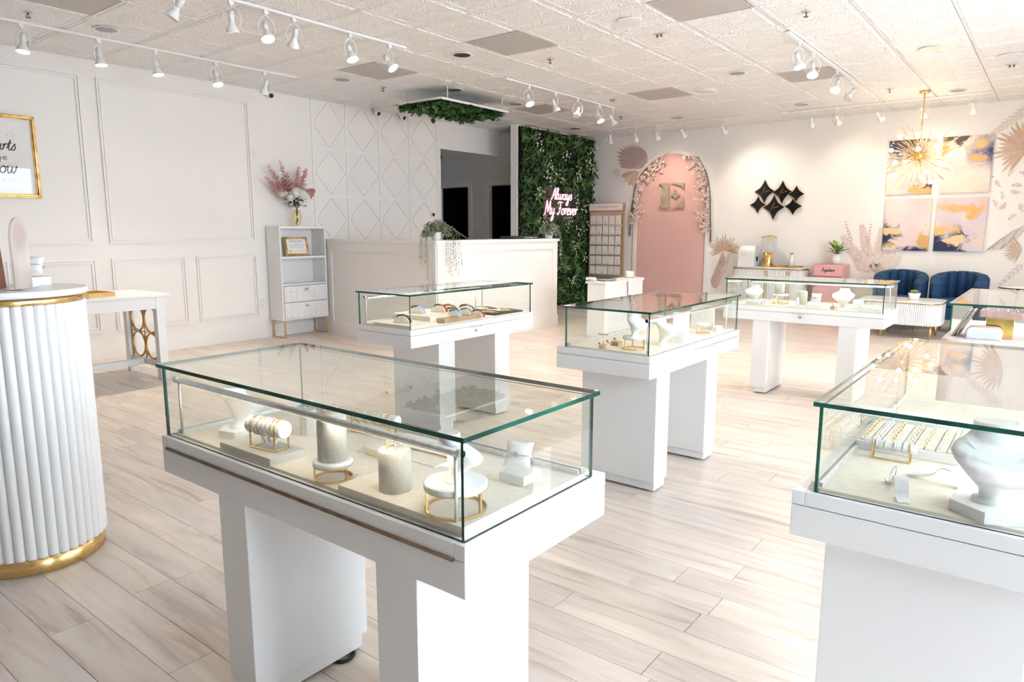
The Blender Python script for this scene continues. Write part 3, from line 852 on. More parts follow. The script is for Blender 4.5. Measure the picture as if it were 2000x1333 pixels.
def bracelet_roll(label, loc, rz, L, R, h, bangles=5, mm=None, frame=True, bm=None):
    t = thing('bracelet_roll', label, 'bracelet stand', loc, rz, 'bracelet rolls on gold frames')
    MB().cyl((-L / 2, 0, h), (L / 2, 0, h), R, n=28).build('roll', leath, t, 0.002)
    if frame:
        f = MB()
        for x in (-L * 0.33, L * 0.38):
            for y in (-1, 1):
                f.box(x - 0.002, x + 0.002, y * R * 0.98 - 0.002, y * R * 0.98 + 0.002, 0, h)
            f.box(x - 0.002, x + 0.002, -R, R, 0, 0.004)
            f.ring((x, 0, h), R + 0.0015, 0.002, 'x', 20, 5, a0=0, a1=pi)
        f.box(-L * 0.33, L * 0.38, -R - 0.001, -R + 0.003, 0, 0.004)
        f.build('gold_frame', gold, t)
    for k in range(bangles):
        x = -L * 0.26 + k * L * 0.52 / max(bangles - 1, 1)
        MB().ring((0, 0, 0), R + 0.0016, 0.0019, 'x', 28, 6).build('bangle', [silver, gold, silver][k % 3] if bm is None else bm, t, loc=(x, 0, h))
    return t

def strip_stand(label, loc, rz, L=0.11, W=0.026, h=0.042):
    t = thing('bangle_strip_stand', label, 'bracelet stand', loc, rz, 'curved white bangle strips')
    path = crom([(-L * 0.62, 0, 0.004), (-L * 0.30, 0, 0.010), (-L * 0.08, 0, 0.022), (L * 0.05, 0, h * 0.95), (L * 0.26, 0, h * 0.92), (L * 0.36, 0, h * 0.5), (L * 0.40, 0, 0.006), (L * 0.62, 0, 0.001)], 5)
    mb = MB(); vs = []
    for p in path:
        for y, z in ((-W / 2, 0), (W / 2, 0), (W / 2, 0.0025), (-W / 2, 0.0025)): vs.append((p.x, p.y + y, p.z + z))
    n = len(path)
    fs = [(i * 4 + a, i * 4 + (a + 1) % 4, i * 4 + 4 + (a + 1) % 4, i * 4 + 4 + a) for i in range(n - 1) for a in range(4)] + [(3, 2, 1, 0), tuple((n - 1) * 4 + a for a in range(4))]
    mb.add(vs, fs).build('strip', leath, t)
    return t

# --- case 1
bust('white necklace bust on a hexagonal block at the far end of the front case', (1.105, 1.905, DECK), radians(15), 0.86, (0.062, 0.024, 6))
block('flat beige block under the bracelet roll in the front case', (1.048, 1.70, DECK), 0.11, 0.245, 0.020, oatm)
bracelet_roll('bracelet roll with silver bangles on a gold frame in the front case', (1.048, 1.665, DECK + 0.020), radians(-82), 0.135, 0.024, 0.060)
ring_stand('gold riser stand under the tall oatmeal cylinder in the front case', (1.04, 1.375, DECK), 0.048, 0.044)
cyl_display('tall oatmeal cylinder display on a gold riser in the front case', (1.04, 1.375, DECK + 0.050), 0.036, 0.118, 3)
block('wide beige riser under the short cylinder in the front case', (1.115, 1.095, DECK), 0.25, 0.40, 0.017, cream)
cyl_display('short oatmeal cylinder display with rings on top in the front case', (1.055, 1.165, DECK + 0.017), 0.038, 0.098, 6)
ring_stand('wide gold riser stand with a white top at the near corner of the front case', (1.055, 0.975, DECK + 0.017), 0.068, 0.058)
bust('white necklace bust on the wide gold riser at the near corner of the front case', (1.05, 0.975, DECK + 0.081), radians(-30), 0.74)
block('small white block under the bracelet pillow in the front case', (1.285, 0.975, DECK + 0.017), 0.07, 0.075, 0.022)
pillow_display('small white pillow with a silver bracelet on a block in the front case', (1.285, 0.98, DECK + 0.039), radians(200), 0.066, 58)
block('flat cream necklace pad in the middle of the front case', (1.30, 1.33, DECK), 0.17, 0.27, 0.020, cream)
tag(MB().cyl((0, -0.11, 0.002), (0, 0.11, 0.002), 0.0018, n=8).build('gold_pin_bar', gold, None, loc=(1.285, 1.27, DECK + 0.020), rot=(0, 0, 0.06)), 'thin gold pin bar on the cream pad in the front case', 'jewellery')
t = thing('pen_stand', 'white column display in the back of the front case', 'jewellery display', (1.235, 1.745, DECK), 0)
MB().prism([(0.024 * cos(pi / 4 + k * pi / 4), 0.024 * sin(pi / 4 + k * pi / 4)) for k in range(8)], XY, 0, 0.078).build('column', oatm, t)
mb = MB(); ring_mesh(mb, (0, 0, 0.0875), 0.0085, 0.0011, 0.6); mb.build('ring', [silver, pebble], t)
bracelet_roll('white bracelet roll behind the cylinders in the front case', (1.36, 1.60, DECK), radians(-80), 0.20, 0.017, 0.05, 4, bm=gold)
t = thing('crystal_drop_rack', 'rack of clear crystal drops hanging under the bracelet roll', 'jewellery', (1.048, 1.665, DECK + 0.020), 0)
for k in range(6):
    MB().ball((0, 0, 0), 0.0045, 8, 6, (1, 1, 1.9)).build('crystal', pebble, t, loc=(0.004 * (k % 2), -0.035 + 0.014 * k, 0.024))
    
# --- case 5
t = thing('ring_tray', 'cream tray of rings in rows in the near case by the window', 'ring tray', (2.235, 0.275, DECK), 0)
MB().box(-0.13, 0.13, -0.125, 0.125, 0, 0.026).build('base', stonew, t, 0.0015)
for i in range(9):
    MB().box(-0.122, 0.122, -0.118 + i * 0.0264, -0.118 + i * 0.0264 + 0.023, 0.026, 0.031).build('slot_pad', cream, t, 0.001)
ORD = ('first', 'second', 'third', 'fourth', 'fifth', 'sixth', 'seventh')
mbs = []
for m_ in (gold, silver):
    q = MB(); q.ring((0, 0, 0), 0.0088, 0.0014, 'y', 14, 5); q.ball((0, 0, 0.0095), 0.0032, 6, 4, mi=1); mbs.append(q.mesh('ring', [m_, pebble]))
for r_ in range(7):
    y = 0.275 + 0.105 - r_ * 0.034 - (0.012 if r_ > 2 else 0)
    for k in range(7):
        o = link('ring', mbs[(r_ + k * r_) % 2 if r_ != 1 else 1], None, loc=(2.235 - 0.105 + k * 0.034, y, DECK + 0.031 + 0.0055), rot=(0, 0.25, 0.0))
        tag(o, 'stone-set ring in the cream tray, %s row from the slide rail, %s from the front' % (ORD[r_], ORD[k]), 'ring', 'rings in the ring tray')
block('long cream riser behind the ring tray in the near case', (2.47, 0.27, DECK), 0.13, 0.36, 0.03, stonew)
bracelet_roll('short white bracelet roll on a gold frame in front of the ring tray', (2.055, 0.305, DECK), radians(-88), 0.125, 0.0125, 0.038, 4, bm=silver)
strip_stand('curved white bangle strip nearest the corner of the near case', (1.80, 0.245, DECK), radians(200), 0.12, 0.028)
strip_stand('curved white bangle strip beside the large bust in the near case', (1.93, 0.175, DECK), radians(255), 0.11, 0.026)
tag(MB().ring((0, 0, 0), 0.017, 0.0022, 'y', 28, 6).build('silver_bangle', silver, None, loc=(1.842, 0.262, DECK + 0.030), rot=(0.3, 0.15, 0.4)), 'silver bangle on the curved strip in the near case', 'bangle')
bust('large white necklace bust on a thick block at the frame edge', (1.79, 0.06, DECK), radians(205), 1.18, (0.085, 0.026, 6))

# --- case 2
t = thing('t_bar_stand', 'gold T-bar earring stand with a wooden foot in the central case', 'jewellery stand', (3.135, 1.835, DECK), 0)
MB().prism([(0.021 * cos(k * pi / 3), 0.021 * sin(k * pi / 3)) for k in range(6)], XY, 0, 0.020).build('foot', woodb, t, 0.001)
MB().cyl((0, 0, 0.02), (0, 0, 0.072), 0.002, n=8).build('post', gold, t)
MB().box(-0.004, 0.004, -0.028, 0.028, 0.072, 0.077).build('bar', gold, t)
ring_stand('gold riser stand under the bust at the near end of the central case', (3.22, 1.70, DECK), 0.058, 0.062)
bust('white necklace bust on a gold riser at the near end of the central case', (3.22, 1.70, DECK + 0.068), radians(-95), 0.80)
bust('white necklace bust standing on the deck of the central case', (3.42, 1.64, DECK), radians(-60), 1.05)
block('tall white block in the middle of the central case', (3.575, 1.60, DECK), 0.06, 0.07, 0.165)
block('small wooden block at the back of the central case', (3.27, 1.83, DECK), 0.045, 0.045, 0.022, woodb)
ring_stand('small gold riser stand at the far end of the central case', (3.98, 1.64, DECK), 0.040, 0.055)
block('tall white panel at the far end of the central case', (4.16, 1.72, DECK), 0.012, 0.15, 0.15)
tag(MB().prism(rrect(-0.045, 0.045, -0.022, 0.022, 0.02), XY, 0, 0.03).build('white_pad', leath, None, loc=(4.12, 1.60, DECK), rot=(0, 0, 0.3)), 'rounded white pad at the far corner of the central case', 'pad')
for k in range(3):
    p = thing('pen', 'black-capped slim pen on the deck of the central case, %s the near end' % ('closest to', 'second from', 'third from')[k], 'pen', (3.22 + k * 0.10, 1.90 + 0.01 * k, DECK), radians(40), 'pens in the central case')
    MB().cyl((-0.035, 0, 0.004), (0.030, 0, 0.004), 0.004, n=8).build('barrel', silver, p); MB().cyl((0.030, 0, 0.004), (0.042, 0, 0.004), 0.0045, n=8).build('cap', black, p)

# --- case 3: strap watches on cream arches
def watch_stand(label, loc, rz, sm, s=1.0, dial=None):
    t = thing('strap_watch', label, 'watch', loc, rz, 'watches on cream arches')
    prof = [(-0.062, 0), (0.054, 0), (0.05, 0.018), (0.033, 0.038), (0.012, 0.046), (-0.022, 0.043), (-0.052, 0.02)]
    MB().prism(prof, lambda u, v, w: (u * s, w * s, v * s), -0.028, 0.028).build('arch_stand', cream, t, 0.003)
    o = [(0.056, 0.0), (0.052, 0.020), (0.034, 0.040), (0.012, 0.0495), (-0.006, 0.050)]; i = [(u - 0.003, v - 0.0035) for u, v in o]
    MB().prism(o + i[::-1], lambda u, v, w: (u * s, w * s, v * s), -0.017, 0.017).build('strap', sm, t)
    MB().prism([(-0.002, 0.0465), (-0.002, 0.055), (-0.030, 0.052), (-0.040, 0.040), (-0.040, 0.033), (-0.022, 0.044)], lambda u, v, w: (u * s, w * s, v * s), -0.018, 0.018).build('watch_case', dial or black, t)
    return t
def strap(name, c): return noisy(name, c, tuple(min(1, q * 1.2) for q in c), 40, 0.6)
SR, SBL, SNV, SGY, SK, SCY, SBR = strap('red_strap', (0.30, 0.015, 0.02)), strap('pale_blue_strap', (0.25, 0.40, 0.68)), strap('navy_strap', (0.02, 0.03, 0.07)), strap('grey_strap', (0.13, 0.13, 0.135)), strap('black_strap', (0.025, 0.022, 0.022)), strap('cyan_strap', (0.12, 0.42, 0.62)), strap('brown_strap', (0.20, 0.06, 0.025))
bst = noisy('walnut_side', (0.42, 0.25, 0.10), (0.50, 0.31, 0.14), 12, 0.5)
block('low cream block at the near end of the watch case', (3.155, 3.35, DECK), 0.24, 0.36, 0.014, cream)
block('raised cream block in the middle of the watch case', (3.45, 3.42, DECK), 0.34, 0.36, 0.045, cream)
block('small wooden step at the front of the watch case', (3.52, 3.215, DECK), 0.36, 0.10, 0.03, bst)
WZ = DECK
watch_stand('black-strap watch on the low cream block', (3.14, 3.35, WZ + 0.014), radians(-70), SK)
watch_stand('pale-blue-strap watch on the raised cream block', (3.38, 3.46, WZ + 0.045), radians(-70), SBL)
watch_stand('dark-red-strap watch on the raised cream block', (3.54, 3.40, WZ + 0.045), radians(-70), SR)
watch_stand('navy-strap watch behind the cyan-strap watch', (3.69, 3.42, WZ), radians(-70), SNV, 1.15)
watch_stand('brown watch farthest back in the watch case', (3.80, 3.55, WZ + 0.0), radians(-70), SBR, 1.25, SBR)
watch_stand('cyan-strap watch at the front of the watch case', (3.50, 3.225, WZ + 0.03), radians(-70), SCY, 0.85)
watch_stand('grey-strap watch at the front of the watch case', (3.62, 3.225, WZ + 0.03), radians(-70), SGY, 0.85)
watch_stand('bright-red-strap watch next to the black tray', (3.755, 3.235, WZ), radians(-70), SR, 0.95)
watch_stand('large grey-strap watch standing above the bright red one', (3.86, 3.43, WZ), radians(-70), SGY, 1.3)
t = thing('bracelet_tray', 'black tray of silver bracelets at the far end of the watch case', 'tray', (4.05, 3.38, DECK), 0)
MB().box(-0.17, 0.17, -0.20, 0.20, 0, 0.012).build('tray', tray_k, t, 0.002)
rq = random.Random(3)
for k in range(16):
    x = -0.14 + (k % 8) * 0.04; y = -0.09 + (k // 8) * 0.19
    mb = MB(); mb.tube(crom([(x, y - 0.08, 0.015), (x + rq.uniform(-.006, .006), y - 0.03, 0.018), (x + rq.uniform(-.006, .006), y + 0.03, 0.018), (x, y + 0.08, 0.015)], 4), 0.0035, 6)
    mb.build('bracelet', [silver, gold, SBR, silver][k % 4], t)

# --- case 4
bust('white necklace bust at the left end of the case before the fridge', (6.12, 2.06, DECK), radians(180), 0.92)
ring_stand('marble-topped gold riser in the case before the fridge', (6.03, 1.815, DECK), 0.066, 0.075)
cyl_display('oatmeal cylinder on the marble-topped riser in the case before the fridge', (6.04, 1.83, DECK + 0.081), 0.041, 0.085, 3)
cyl_display('oatmeal cylinder standing on the deck in the case before the fridge', (6.02, 1.635, DECK), 0.040, 0.115, 3)
block('low white block under the pillow in the case before the fridge', (5.90, 1.50, DECK), 0.10, 0.12, 0.03, leath)
pillow_display('white bracelet pillow on the low block in the case before the fridge', (5.90, 1.495, DECK + 0.03), radians(180), 0.075, 70)
t = thing('ring_cone', 'white finger-shaped ring cone in the case before the fridge', 'ring holder', (5.88, 1.63, DECK), 0)
MB().box(-0.03, 0.03, -0.055, 0.055, 0, 0.012).build('foot', leath, t, 0.003)
MB().lathe([(0.014, 0.012), (0.012, 0.04), (0.009, 0.065), (0.004, 0.073), (0, 0.074)], n=16).build('cone', leath, t)
MB().ring((0, 0, 0.036), 0.0135, 0.0013, 'z', 20, 5).build('ring', gold, t)
strip_stand('arched white bangle strip in the case before the fridge', (5.88, 1.845, DECK), radians(-90), 0.12, 0.03, 0.05)
t = thing('faceted_block', 'small wooden faceted ring block in the case before the fridge', 'ring holder', (5.84, 1.345, DECK), 0.4)
MB().prism([(0.028 * cos(k * pi / 3), 0.028 * sin(k * pi / 3)) for k in range(6)], XY, 0, 0.022).build('wood', woodb, t, 0.001); MB().ball((0, 0, 0.032), 0.018, 8, 5).build('gem', pebble, t)
bust('white necklace bust at the right end of the case before the fridge', (6.06, 1.325, DECK), radians(180), 1.0)
block('white cube at the right end of the case before the fridge', (5.98, 1.20, DECK), 0.065, 0.065, 0.072)
t = thing('bangle_tray', 'white tray with clear bangles at the right end of the case before the fridge', 'tray', (5.88, 1.085, DECK), 0)
MB().box(-0.07, 0.07, -0.085, 0.085, 0, 0.014).build('tray', leath, t, 0.002)
for k in range(6): MB().ring((0, 0, 0), 0.028, 0.003, 'z', 24, 6).build('bangle', silver, t, loc=(-0.035 + 0.07 * (k % 2), -0.055 + 0.055 * (k // 2), 0.018 + 0.004 * (k % 2)))
t = thing('ring_rack', 'white rack of rings near the left end of the case before the fridge', 'ring rack', (5.85, 1.975, DECK), 0)
MB().box(-0.03, 0.03, -0.06, 0.06, 0, 0.03).build('rack', leath, t, 0.002)
for k in range(5):
    mb = MB(); ring_mesh(mb, (0, 0, 0), 0.009, 0.0012, 0); mb.build('ring', [silver, pebble], t, loc=(0, -0.045 + 0.0225 * k, 0.037))
block('small white block beside the ring rack in the case before the fridge', (5.85, 1.885, DECK), 0.03, 0.03, 0.042)
block('white display panel lying in the case behind the mauve plinth', (4.85, 0.2, DECK), 0.4, 0.3, 0.015, leath)
# ================================================================== SCRIPT LETTERING (single strokes)
GLY = {
 'a': (1.0, [[(.75, .85), (.45, 1), (.1, .75), (.05, .3), (.3, 0), (.6, .25), (.75, .85), (.72, .3), (.88, 0), (1.08, .25)]]),
 'l': (.55, [[(0, .25), (.36, 1.2), (.42, 1.85), (.27, 2), (.15, 1.5), (.15, .4), (.33, 0), (.58, .25)]]),
 'w': (1.25, [[(0, .8), (.1, 1), (.12, .35), (.32, 0), (.56, .3), (.62, .95), (.65, .3), (.86, 0), (1.1, .4), (1.12, .95), (1.28, .85)]]),
 'y': (.9, [[(0, .85), (.12, 1), (.14, .4), (.34, .05), (.62, .4), (.72, 1), (.66, 0), (.5, -.85), (.22, -.95), (.2, -.55), (.9, .25)]]),
 's': (.62, [[(0, .2), (.4, 1.05), (.48, .65), (.56, .25), (.34, 0), (.06, .12)]]),
 'A': (1.2, [[(0, .1), (.12, 0), (.5, 1), (.85, 2), (.92, 1), (.98, .12), (1.18, .05)], [(.3, .75), (1.02, .82)]]),
 'M': (1.6, [[(0, 0), (.16, .2), (.34, 1.9), (.46, 1.95), (.74, .6), (.84, .5), (1.16, 1.9), (1.26, 1.9), (1.32, .3), (1.45, 0), (1.62, .2)]]),
 'F': (1.1, [[(.1, 1.65), (.4, 2), (1.3, 1.9)], [(.78, 1.95), (.66, .7), (.36, 0), (.06, .25)], [(.38, 1), (1, 1.05)]]),
 'o': (.85, [[(.45, 1), (.1, .7), (.1, .25), (.4, 0), (.7, .3), (.65, .8), (.45, 1), (.58, .84), (.9, .84)]]),
 'r': (.62, [[(0, .7), (.12, .98), (.16, .1), (.2, .6), (.42, 1), (.62, .85)]]),
 'e': (.72, [[(.05, .4), (.5, .58), (.5, .9), (.3, 1), (.08, .6), (.15, .15), (.4, 0), (.75, .28)]]),
 'v': (.8, [[(0, .88), (.14, .95), (.34, .05), (.64, .92), (.82, .84)]]),
 'h': (.92, [[(.05, .4), (.38, 1.6), (.32, 2), (.16, 1.5), (.12, 0), (.2, .6), (.45, .98), (.6, .7), (.6, .15), (.76, .03), (.94, .22)]]),
 't': (.6, [[(0, .25), (.32, 1.65), (.24, .3), (.42, 0), (.66, .25)], [(.05, 1.1), (.58, 1.15)]]),
 'i': (.48, [[(0, .3), (.15, .95), (.16, .2), (.3, 0), (.5, .28)], [(.2, 1.35), (.22, 1.42)]]),
 'g': (.88, [[(.72, .88), (.4, 1), (.1, .7), (.15, .15), (.45, .1), (.72, .88), (.66, -.4), (.4, -.95), (.15, -.6), (.9, .25)]]),
 'd': (1.0, [[(.72, .8), (.4, 1), (.1, .7), (.15, .1), (.45, .1), (.72, .8), (.8, 2), (.74, .3), (.9, 0), (1.08, .25)]]),
 ' ': (.6, []),
}
def script_len(body): return sum(GLY[c][0] for c in body)
def script_text(name, body, fn, size, rad, m, parent, slant=0.18, each=False, n=6):
    x = 0.0; mb = MB(); outs = []
    for ch in body:
        adv, strokes = GLY[ch]
        if each: mb = MB()
        for st in strokes:
            mb.tube([fn(*p) for p in [((x + q.x + slant * q.y) * size, q.y * size) for q in crom([(u, v, 0) for u, v in st], 5)]], rad, n)
        if each and mb.v: outs.append(mb.build(name, m, parent))
        x += adv
    return outs if each else mb.build(name, m, parent)

# ================================================================== ROUND FLUTED COUNTER
t = thing('fluted_counter', 'round white fluted counter with gold bands at top and foot', 'counter', (0.961, 3.309, 0))
MB().lathe([(0.246, 0), (0.250, 0.004), (0.250, 0.075), (0.246, 0.075)], n=72).build('foot_band', gold, t)
MB().lathe([(0.247, 0.07), (0.247, 1.075)], n=72).build('drum', paint, t)
NF = 42; fr = 2 * pi * 0.250 / NF / 2
fl_mb = MB(); vs = []; K = 8
for z, s_ in ((0.070, 0.96), (0.073, 1.0), (1.068, 1.0), (1.071, 0.96)):
    for i in range(K + 1):
        a = -pi / 2 + pi * i / K
        vs.append((0.246 + 0.016 * cos(a) * s_, fr * 0.985 * sin(a), z))
fs = [(k * (K + 1) + i, k * (K + 1) + i + 1, (k + 1) * (K + 1) + i + 1, (k + 1) * (K + 1) + i) for k in range(3) for i in range(K)]
fs += [tuple(reversed(range(K + 1))), tuple(3 * (K + 1) + i for i in range(K + 1))]
fl_me = fl_mb.add(vs, fs, 0, True).mesh('flute', paint)
for i in range(NF): link('flute', fl_me, t, rot=(0, 0, 2 * pi * i / NF))
MB().lathe([(0.254, 1.071), (0.256, 1.074), (0.256, 1.098), (0.25, 1.100)], n=72).build('neck_band', gold, t)
MB().lathe([(0.268, 1.0995), (0.272, 1.102), (0.272, 1.121), (0.268, 1.125)], n=72).build('top', paint, t)
ZL = 1.125
t = thing('arch_board', 'arch-topped pale marbled board standing on the round fluted counter', 'sign board', (0.985, 3.215, ZL), radians(54))
pl = [(-0.085, 0)] + [(0.085 * cos(pi - pi * i / 12), 0.19 + 0.085 * sin(pi * i / 12)) for i in range(13)] + [(0.085, 0)]
MB().prism(pl, lambda u, v, w: (u, w, v + 0.004), -0.004, 0.004).build('board', kraft, t)
MB().box(-0.09, 0.09, -0.03, 0.03, 0, 0.006).build('foot', acryl, t)
tag(MB().prism([(-0.055, 0), (0.055, 0), (0.055, 0.19), (-0.055, 0.19)], lambda u, v, w: (u, w + v * 0.05, v), -0.0015, 0.0015).build('coral_card', coral, None, loc=(0.925, 3.285, ZL), rot=(0, 0, radians(50))), 'coral red card standing behind the arch board', 'card')
block('white block under the watch pillow on the round fluted counter', (1.09, 3.43, ZL), 0.10, 0.10, 0.035, leath)
pillow_display('white watch pillow on a block on the round fluted counter', (1.09, 3.43, ZL + 0.035), radians(230), 0.085, 62)
block('small grey tray at the edge of the frame on the round fluted counter', (0.90, 3.40, ZL), 0.10, 0.08, 0.02, alu, 'grey_tray', 0.4, None, 'tray')

# ================================================================== DESK WITH GOLD FRETWORK
t = thing('writing_desk', 'white writing desk with gold circle fretwork in its end', 'desk', (1.6, 6.32, 0))
MB().prism(rrect(0, 1.48, 0, 0.77, 0.02), XY, 0.762, 0.785).build('top', paint, t, 0.006, 3)
MB().box(0.05, 1.43, 0.045, 0.725, 0.655, 0.762).build('apron', paint, t, 0.002)
for x in (0.045, 1.355):
    for y in (0.04, 0.655):
        MB().box(x, x + 0.075, y, y + 0.075, 0.0, 0.762).build('leg', paint, t, 0.003)
for x in (0.045, 1.355):
    MB().box(x + 0.01, x + 0.065, 0.115, 0.655, 0.11, 0.165).build('end_rail', paint, t, 0.002)
MB().box(0.12, 1.355, 0.355, 0.415, 0.11, 0.165).build('stretcher', paint, t, 0.002)
for x in (0.082, 1.392):
    f = MB(); y0, y1, z0, z1 = 0.118, 0.652, 0.165, 0.655; ry, rz_ = (y1 - y0) / 4, (z1 - z0) / 4
    for i in range(2):
        for j in range(2):
            f.tube([(x, y0 + ry * (1 + 2 * i) + ry * 0.96 * cos(a), z0 + rz_ * (1 + 2 * j) + rz_ * 0.96 * sin(a)) for a in [2 * pi * k / 32 for k in range(32)]], 0.0095, 6, True)
    f.tube([(x, y0, (z0 + z1) / 2), (x, y1, (z0 + z1) / 2)], 0.006, 6).tube([(x, (y0 + y1) / 2, z0), (x, (y0 + y1) / 2, z1)], 0.006, 6)
    for y in (y0 + 0.006, y1 - 0.006): f.tube([(x, y, z0), (x, y, z1)], 0.006, 6)
    f.build('gold_fretwork', agold, t)
t = thing('gold_tray', 'small gold-edged tray on the white writing desk', 'tray', (2.50, 6.50, 0.785), 0.15)
MB().box(-0.11, 0.11, -0.13, 0.13, 0, 0.008).build('base', marb, t)
f = MB()
for q in (-1, 1): f.box(q * 0.108 - 0.003, q * 0.108 + 0.003, -0.13, 0.13, 0.008, 0.045).box(-0.105, 0.105, q * 0.127 - 0.003, q * 0.127 + 0.003, 0.008, 0.045)
f.build('gold_rim', gold, t)

# ================================================================== FRAMED PRINT ON THE PANELLED WALL
t = thing('framed_print', 'gold-framed lettering print on the panelled wall, cut by the frame edge', 'picture', (2.30, Y_L, 1.663))
fx0, fx1, fz = -0.36, 0.352, 0.767
def frame_profile(mb, x0, x1, z0, z1, steps, y=0.0, mi=0):
    for ins, w, tk in steps:
        a, b, c_, d = x0 + ins, x1 - ins, z0 + ins, z1 - ins
        mb.box(a, b, y - tk, y, c_, c_ + w).box(a, b, y - tk, y, d - w, d).box(a, a + w, y - tk, y, c_ + w, d - w).box(b - w, b, y - tk, y, c_ + w, d - w)
    return mb
frame_profile(MB(), fx0, fx1, 0, fz, ((0, 0.012, 0.026), (0.012, 0.016, 0.034), (0.028, 0.01, 0.020))).build('frame', agold, t, 0.003)
pr = MB().box(fx0 + 0.03, fx1 - 0.03, -0.010, -0.002, 0.03, fz - 0.03).build('print', paperw, t)
MB().box(fx0 + 0.034, fx1 - 0.034, -0.015, -0.013, 0.034, fz - 0.034).build('glazing', glassmat('picture_glass', (0.99, 0.99, 0.99), 1.5, (1, 1, 1), 1.0), t)
for body, xr, z, sz in (('hearts', 0.185, 0.438, 0.058), ('glow', 0.175, 0.225, 0.066)):
    L = (script_len(body) + 0.2) * sz
    script_text('lettering', body, lambda u, v, L=L, xr=xr, z=z: (xr - L + u, -0.0112, z + v), sz, 0.0048, ink, pr, 0.22)
text_mesh('lettering', 'IN THE', 0.052, ink, pr, (0.02, -0.0108, 0.345), (radians(90), 0, 0))
fl_ = MB()
for zc, sg in ((0.575, 1), (0.165, -1), (0.30, 1)):
    for k in range(4):
        x = -0.02 + k * 0.055
        fl_.tube(crom([(x - 0.03, -0.0108, zc), (x, -0.0108, zc + 0.022 * sg), (x + 0.03, -0.0108, zc + 0.004), (x + 0.018, -0.0108, zc - 0.012), (x + 0.004, -0.0108, zc)], 4), 0.0011, 4)
fl_.build('flourish', inkg, pr)

# ================================================================== CABINET WITH CERTIFICATE AND FLOWERS
t = thing('shelf_cabinet', 'white shelf cabinet with two patterned drawers on gold feet', 'cabinet', (5.09, 7.60, 0))
Wc, Dc, z0, z1 = 0.69, 0.285, 0.225, 1.405
b = MB()
b.box(0, 0.02, 0, Dc, z0, z1).box(Wc - 0.02, Wc, 0, Dc, z0, z1).box(0.02, Wc - 0.02, 0, Dc, z1 - 0.03, z1).box(0.02, Wc - 0.02, 0, Dc, z0, z0 + 0.02)
b.build('carcass', paint, t, 0.002)
MB().box(0.02, Wc - 0.02, Dc - 0.012, Dc - 0.002, z0 + 0.02, z1 - 0.03).build('back_panel', paint, t)
MB().box(0.02, Wc - 0.02, 0.003, Dc - 0.012, 1.0, 1.028).build('shelf', paint, t, 0.001)
MB().box(0.02, Wc - 0.02, 0.003, Dc - 0.012, 0.662, 0.682).build('shelf', paint, t, 0.001)
for a, c_ in ((0.452, 0.656), (0.248, 0.446)):
    d = MB().box(0.023, Wc - 0.023, -0.012, Dc - 0.03, a, c_).build('drawer', paint, t, 0.002)
    la = MB(); nx = 7; w = (Wc - 0.07) / nx
    for i in range(nx):
        for j in range(3):
            la.ring((0.035 + w * (i + 0.5), -0.0125, a + 0.014 + (c_ - a - 0.028) * (j + 0.5) / 3), min(w, (c_ - a - 0.028) / 3) * 0.62, 0.0035, 'y', 20, 5)
    lo_ = la.build('raised_lattice', paint, d); lo_['kind'] = 'stuff'
    MB().prism([(-0.03, 0.012), (0.03, 0.012), (0.016, -0.008), (0, -0.014), (-0.016, -0.008)], lambda u, v, w_: (Wc / 2 + u, -0.012 - w_, (c_ - 0.05) + v), 0.0, 0.022).build('handle', chrome, d, 0.003)
for x in (0.02, Wc - 0.038):
    MB().box(x, x + 0.018, 0.012, 0.030, 0, z0).box(x, x + 0.018, Dc - 0.03, Dc - 0.012, 0, z0).box(x, x + 0.018, 0.030, Dc - 0.03, 0, 0.014).build('leg_frame', gold, t)
t = thing('certificate_frame', 'gold-framed certificate standing on the cabinet shelf', 'picture', (5.44, 7.735, 1.0285), radians(-6))
A = Matrix.Rotation(radians(-14), 4, 'X')
frame_profile(MB(), -0.165, 0.165, 0, 0.245, ((0, 0.012, 0.016), (0.012, 0.014, 0.022))).xf(A).build('frame', agold, t, 0.002)
pp = MB().box(-0.145, 0.145, -0.006, -0.001, 0.02, 0.225).xf(A).build('certificate', paperw, t)
text_mesh('heading', 'Business License', 0.026, ink, pp, tuple(A @ Vector((0, -0.0065, 0.183))), (radians(90 - 14), 0, 0), 0.0003)
ln = MB()
for k, w in enumerate((0.05, 0.10, 0.11, 0.10, 0.09)): ln.box(-w, w, -0.0068, -0.006, 0.155 - k * 0.013, 0.158 - k * 0.013)
ln.box(-0.03, 0.05, -0.0068, -0.006, 0.06, 0.062).box(0.07, 0.13, -0.0068, -0.006, 0.06, 0.062); ln.xf(A).build('text_lines', inkg, pp)
MB().cyl((-0.095, -0.0062, 0.06), (-0.095, -0.008, 0.06), 0.022, n=20).xf(A).build('seal', noisy('gold_seal', (0.75, 0.55, 0.20), (0.80, 0.60, 0.25), 30, 0.4), pp)
e = MB().box(-0.035, -0.028, -0.03, 0.05, 0, 0.006).box(0.028, 0.035, -0.03, 0.05, 0, 0.006).box(-0.035, -0.028, -0.03, -0.024, 0.006, 0.02).box(0.028, 0.035, -0.03, -0.024, 0.006, 0.02); e.build('easel', acryl, t)
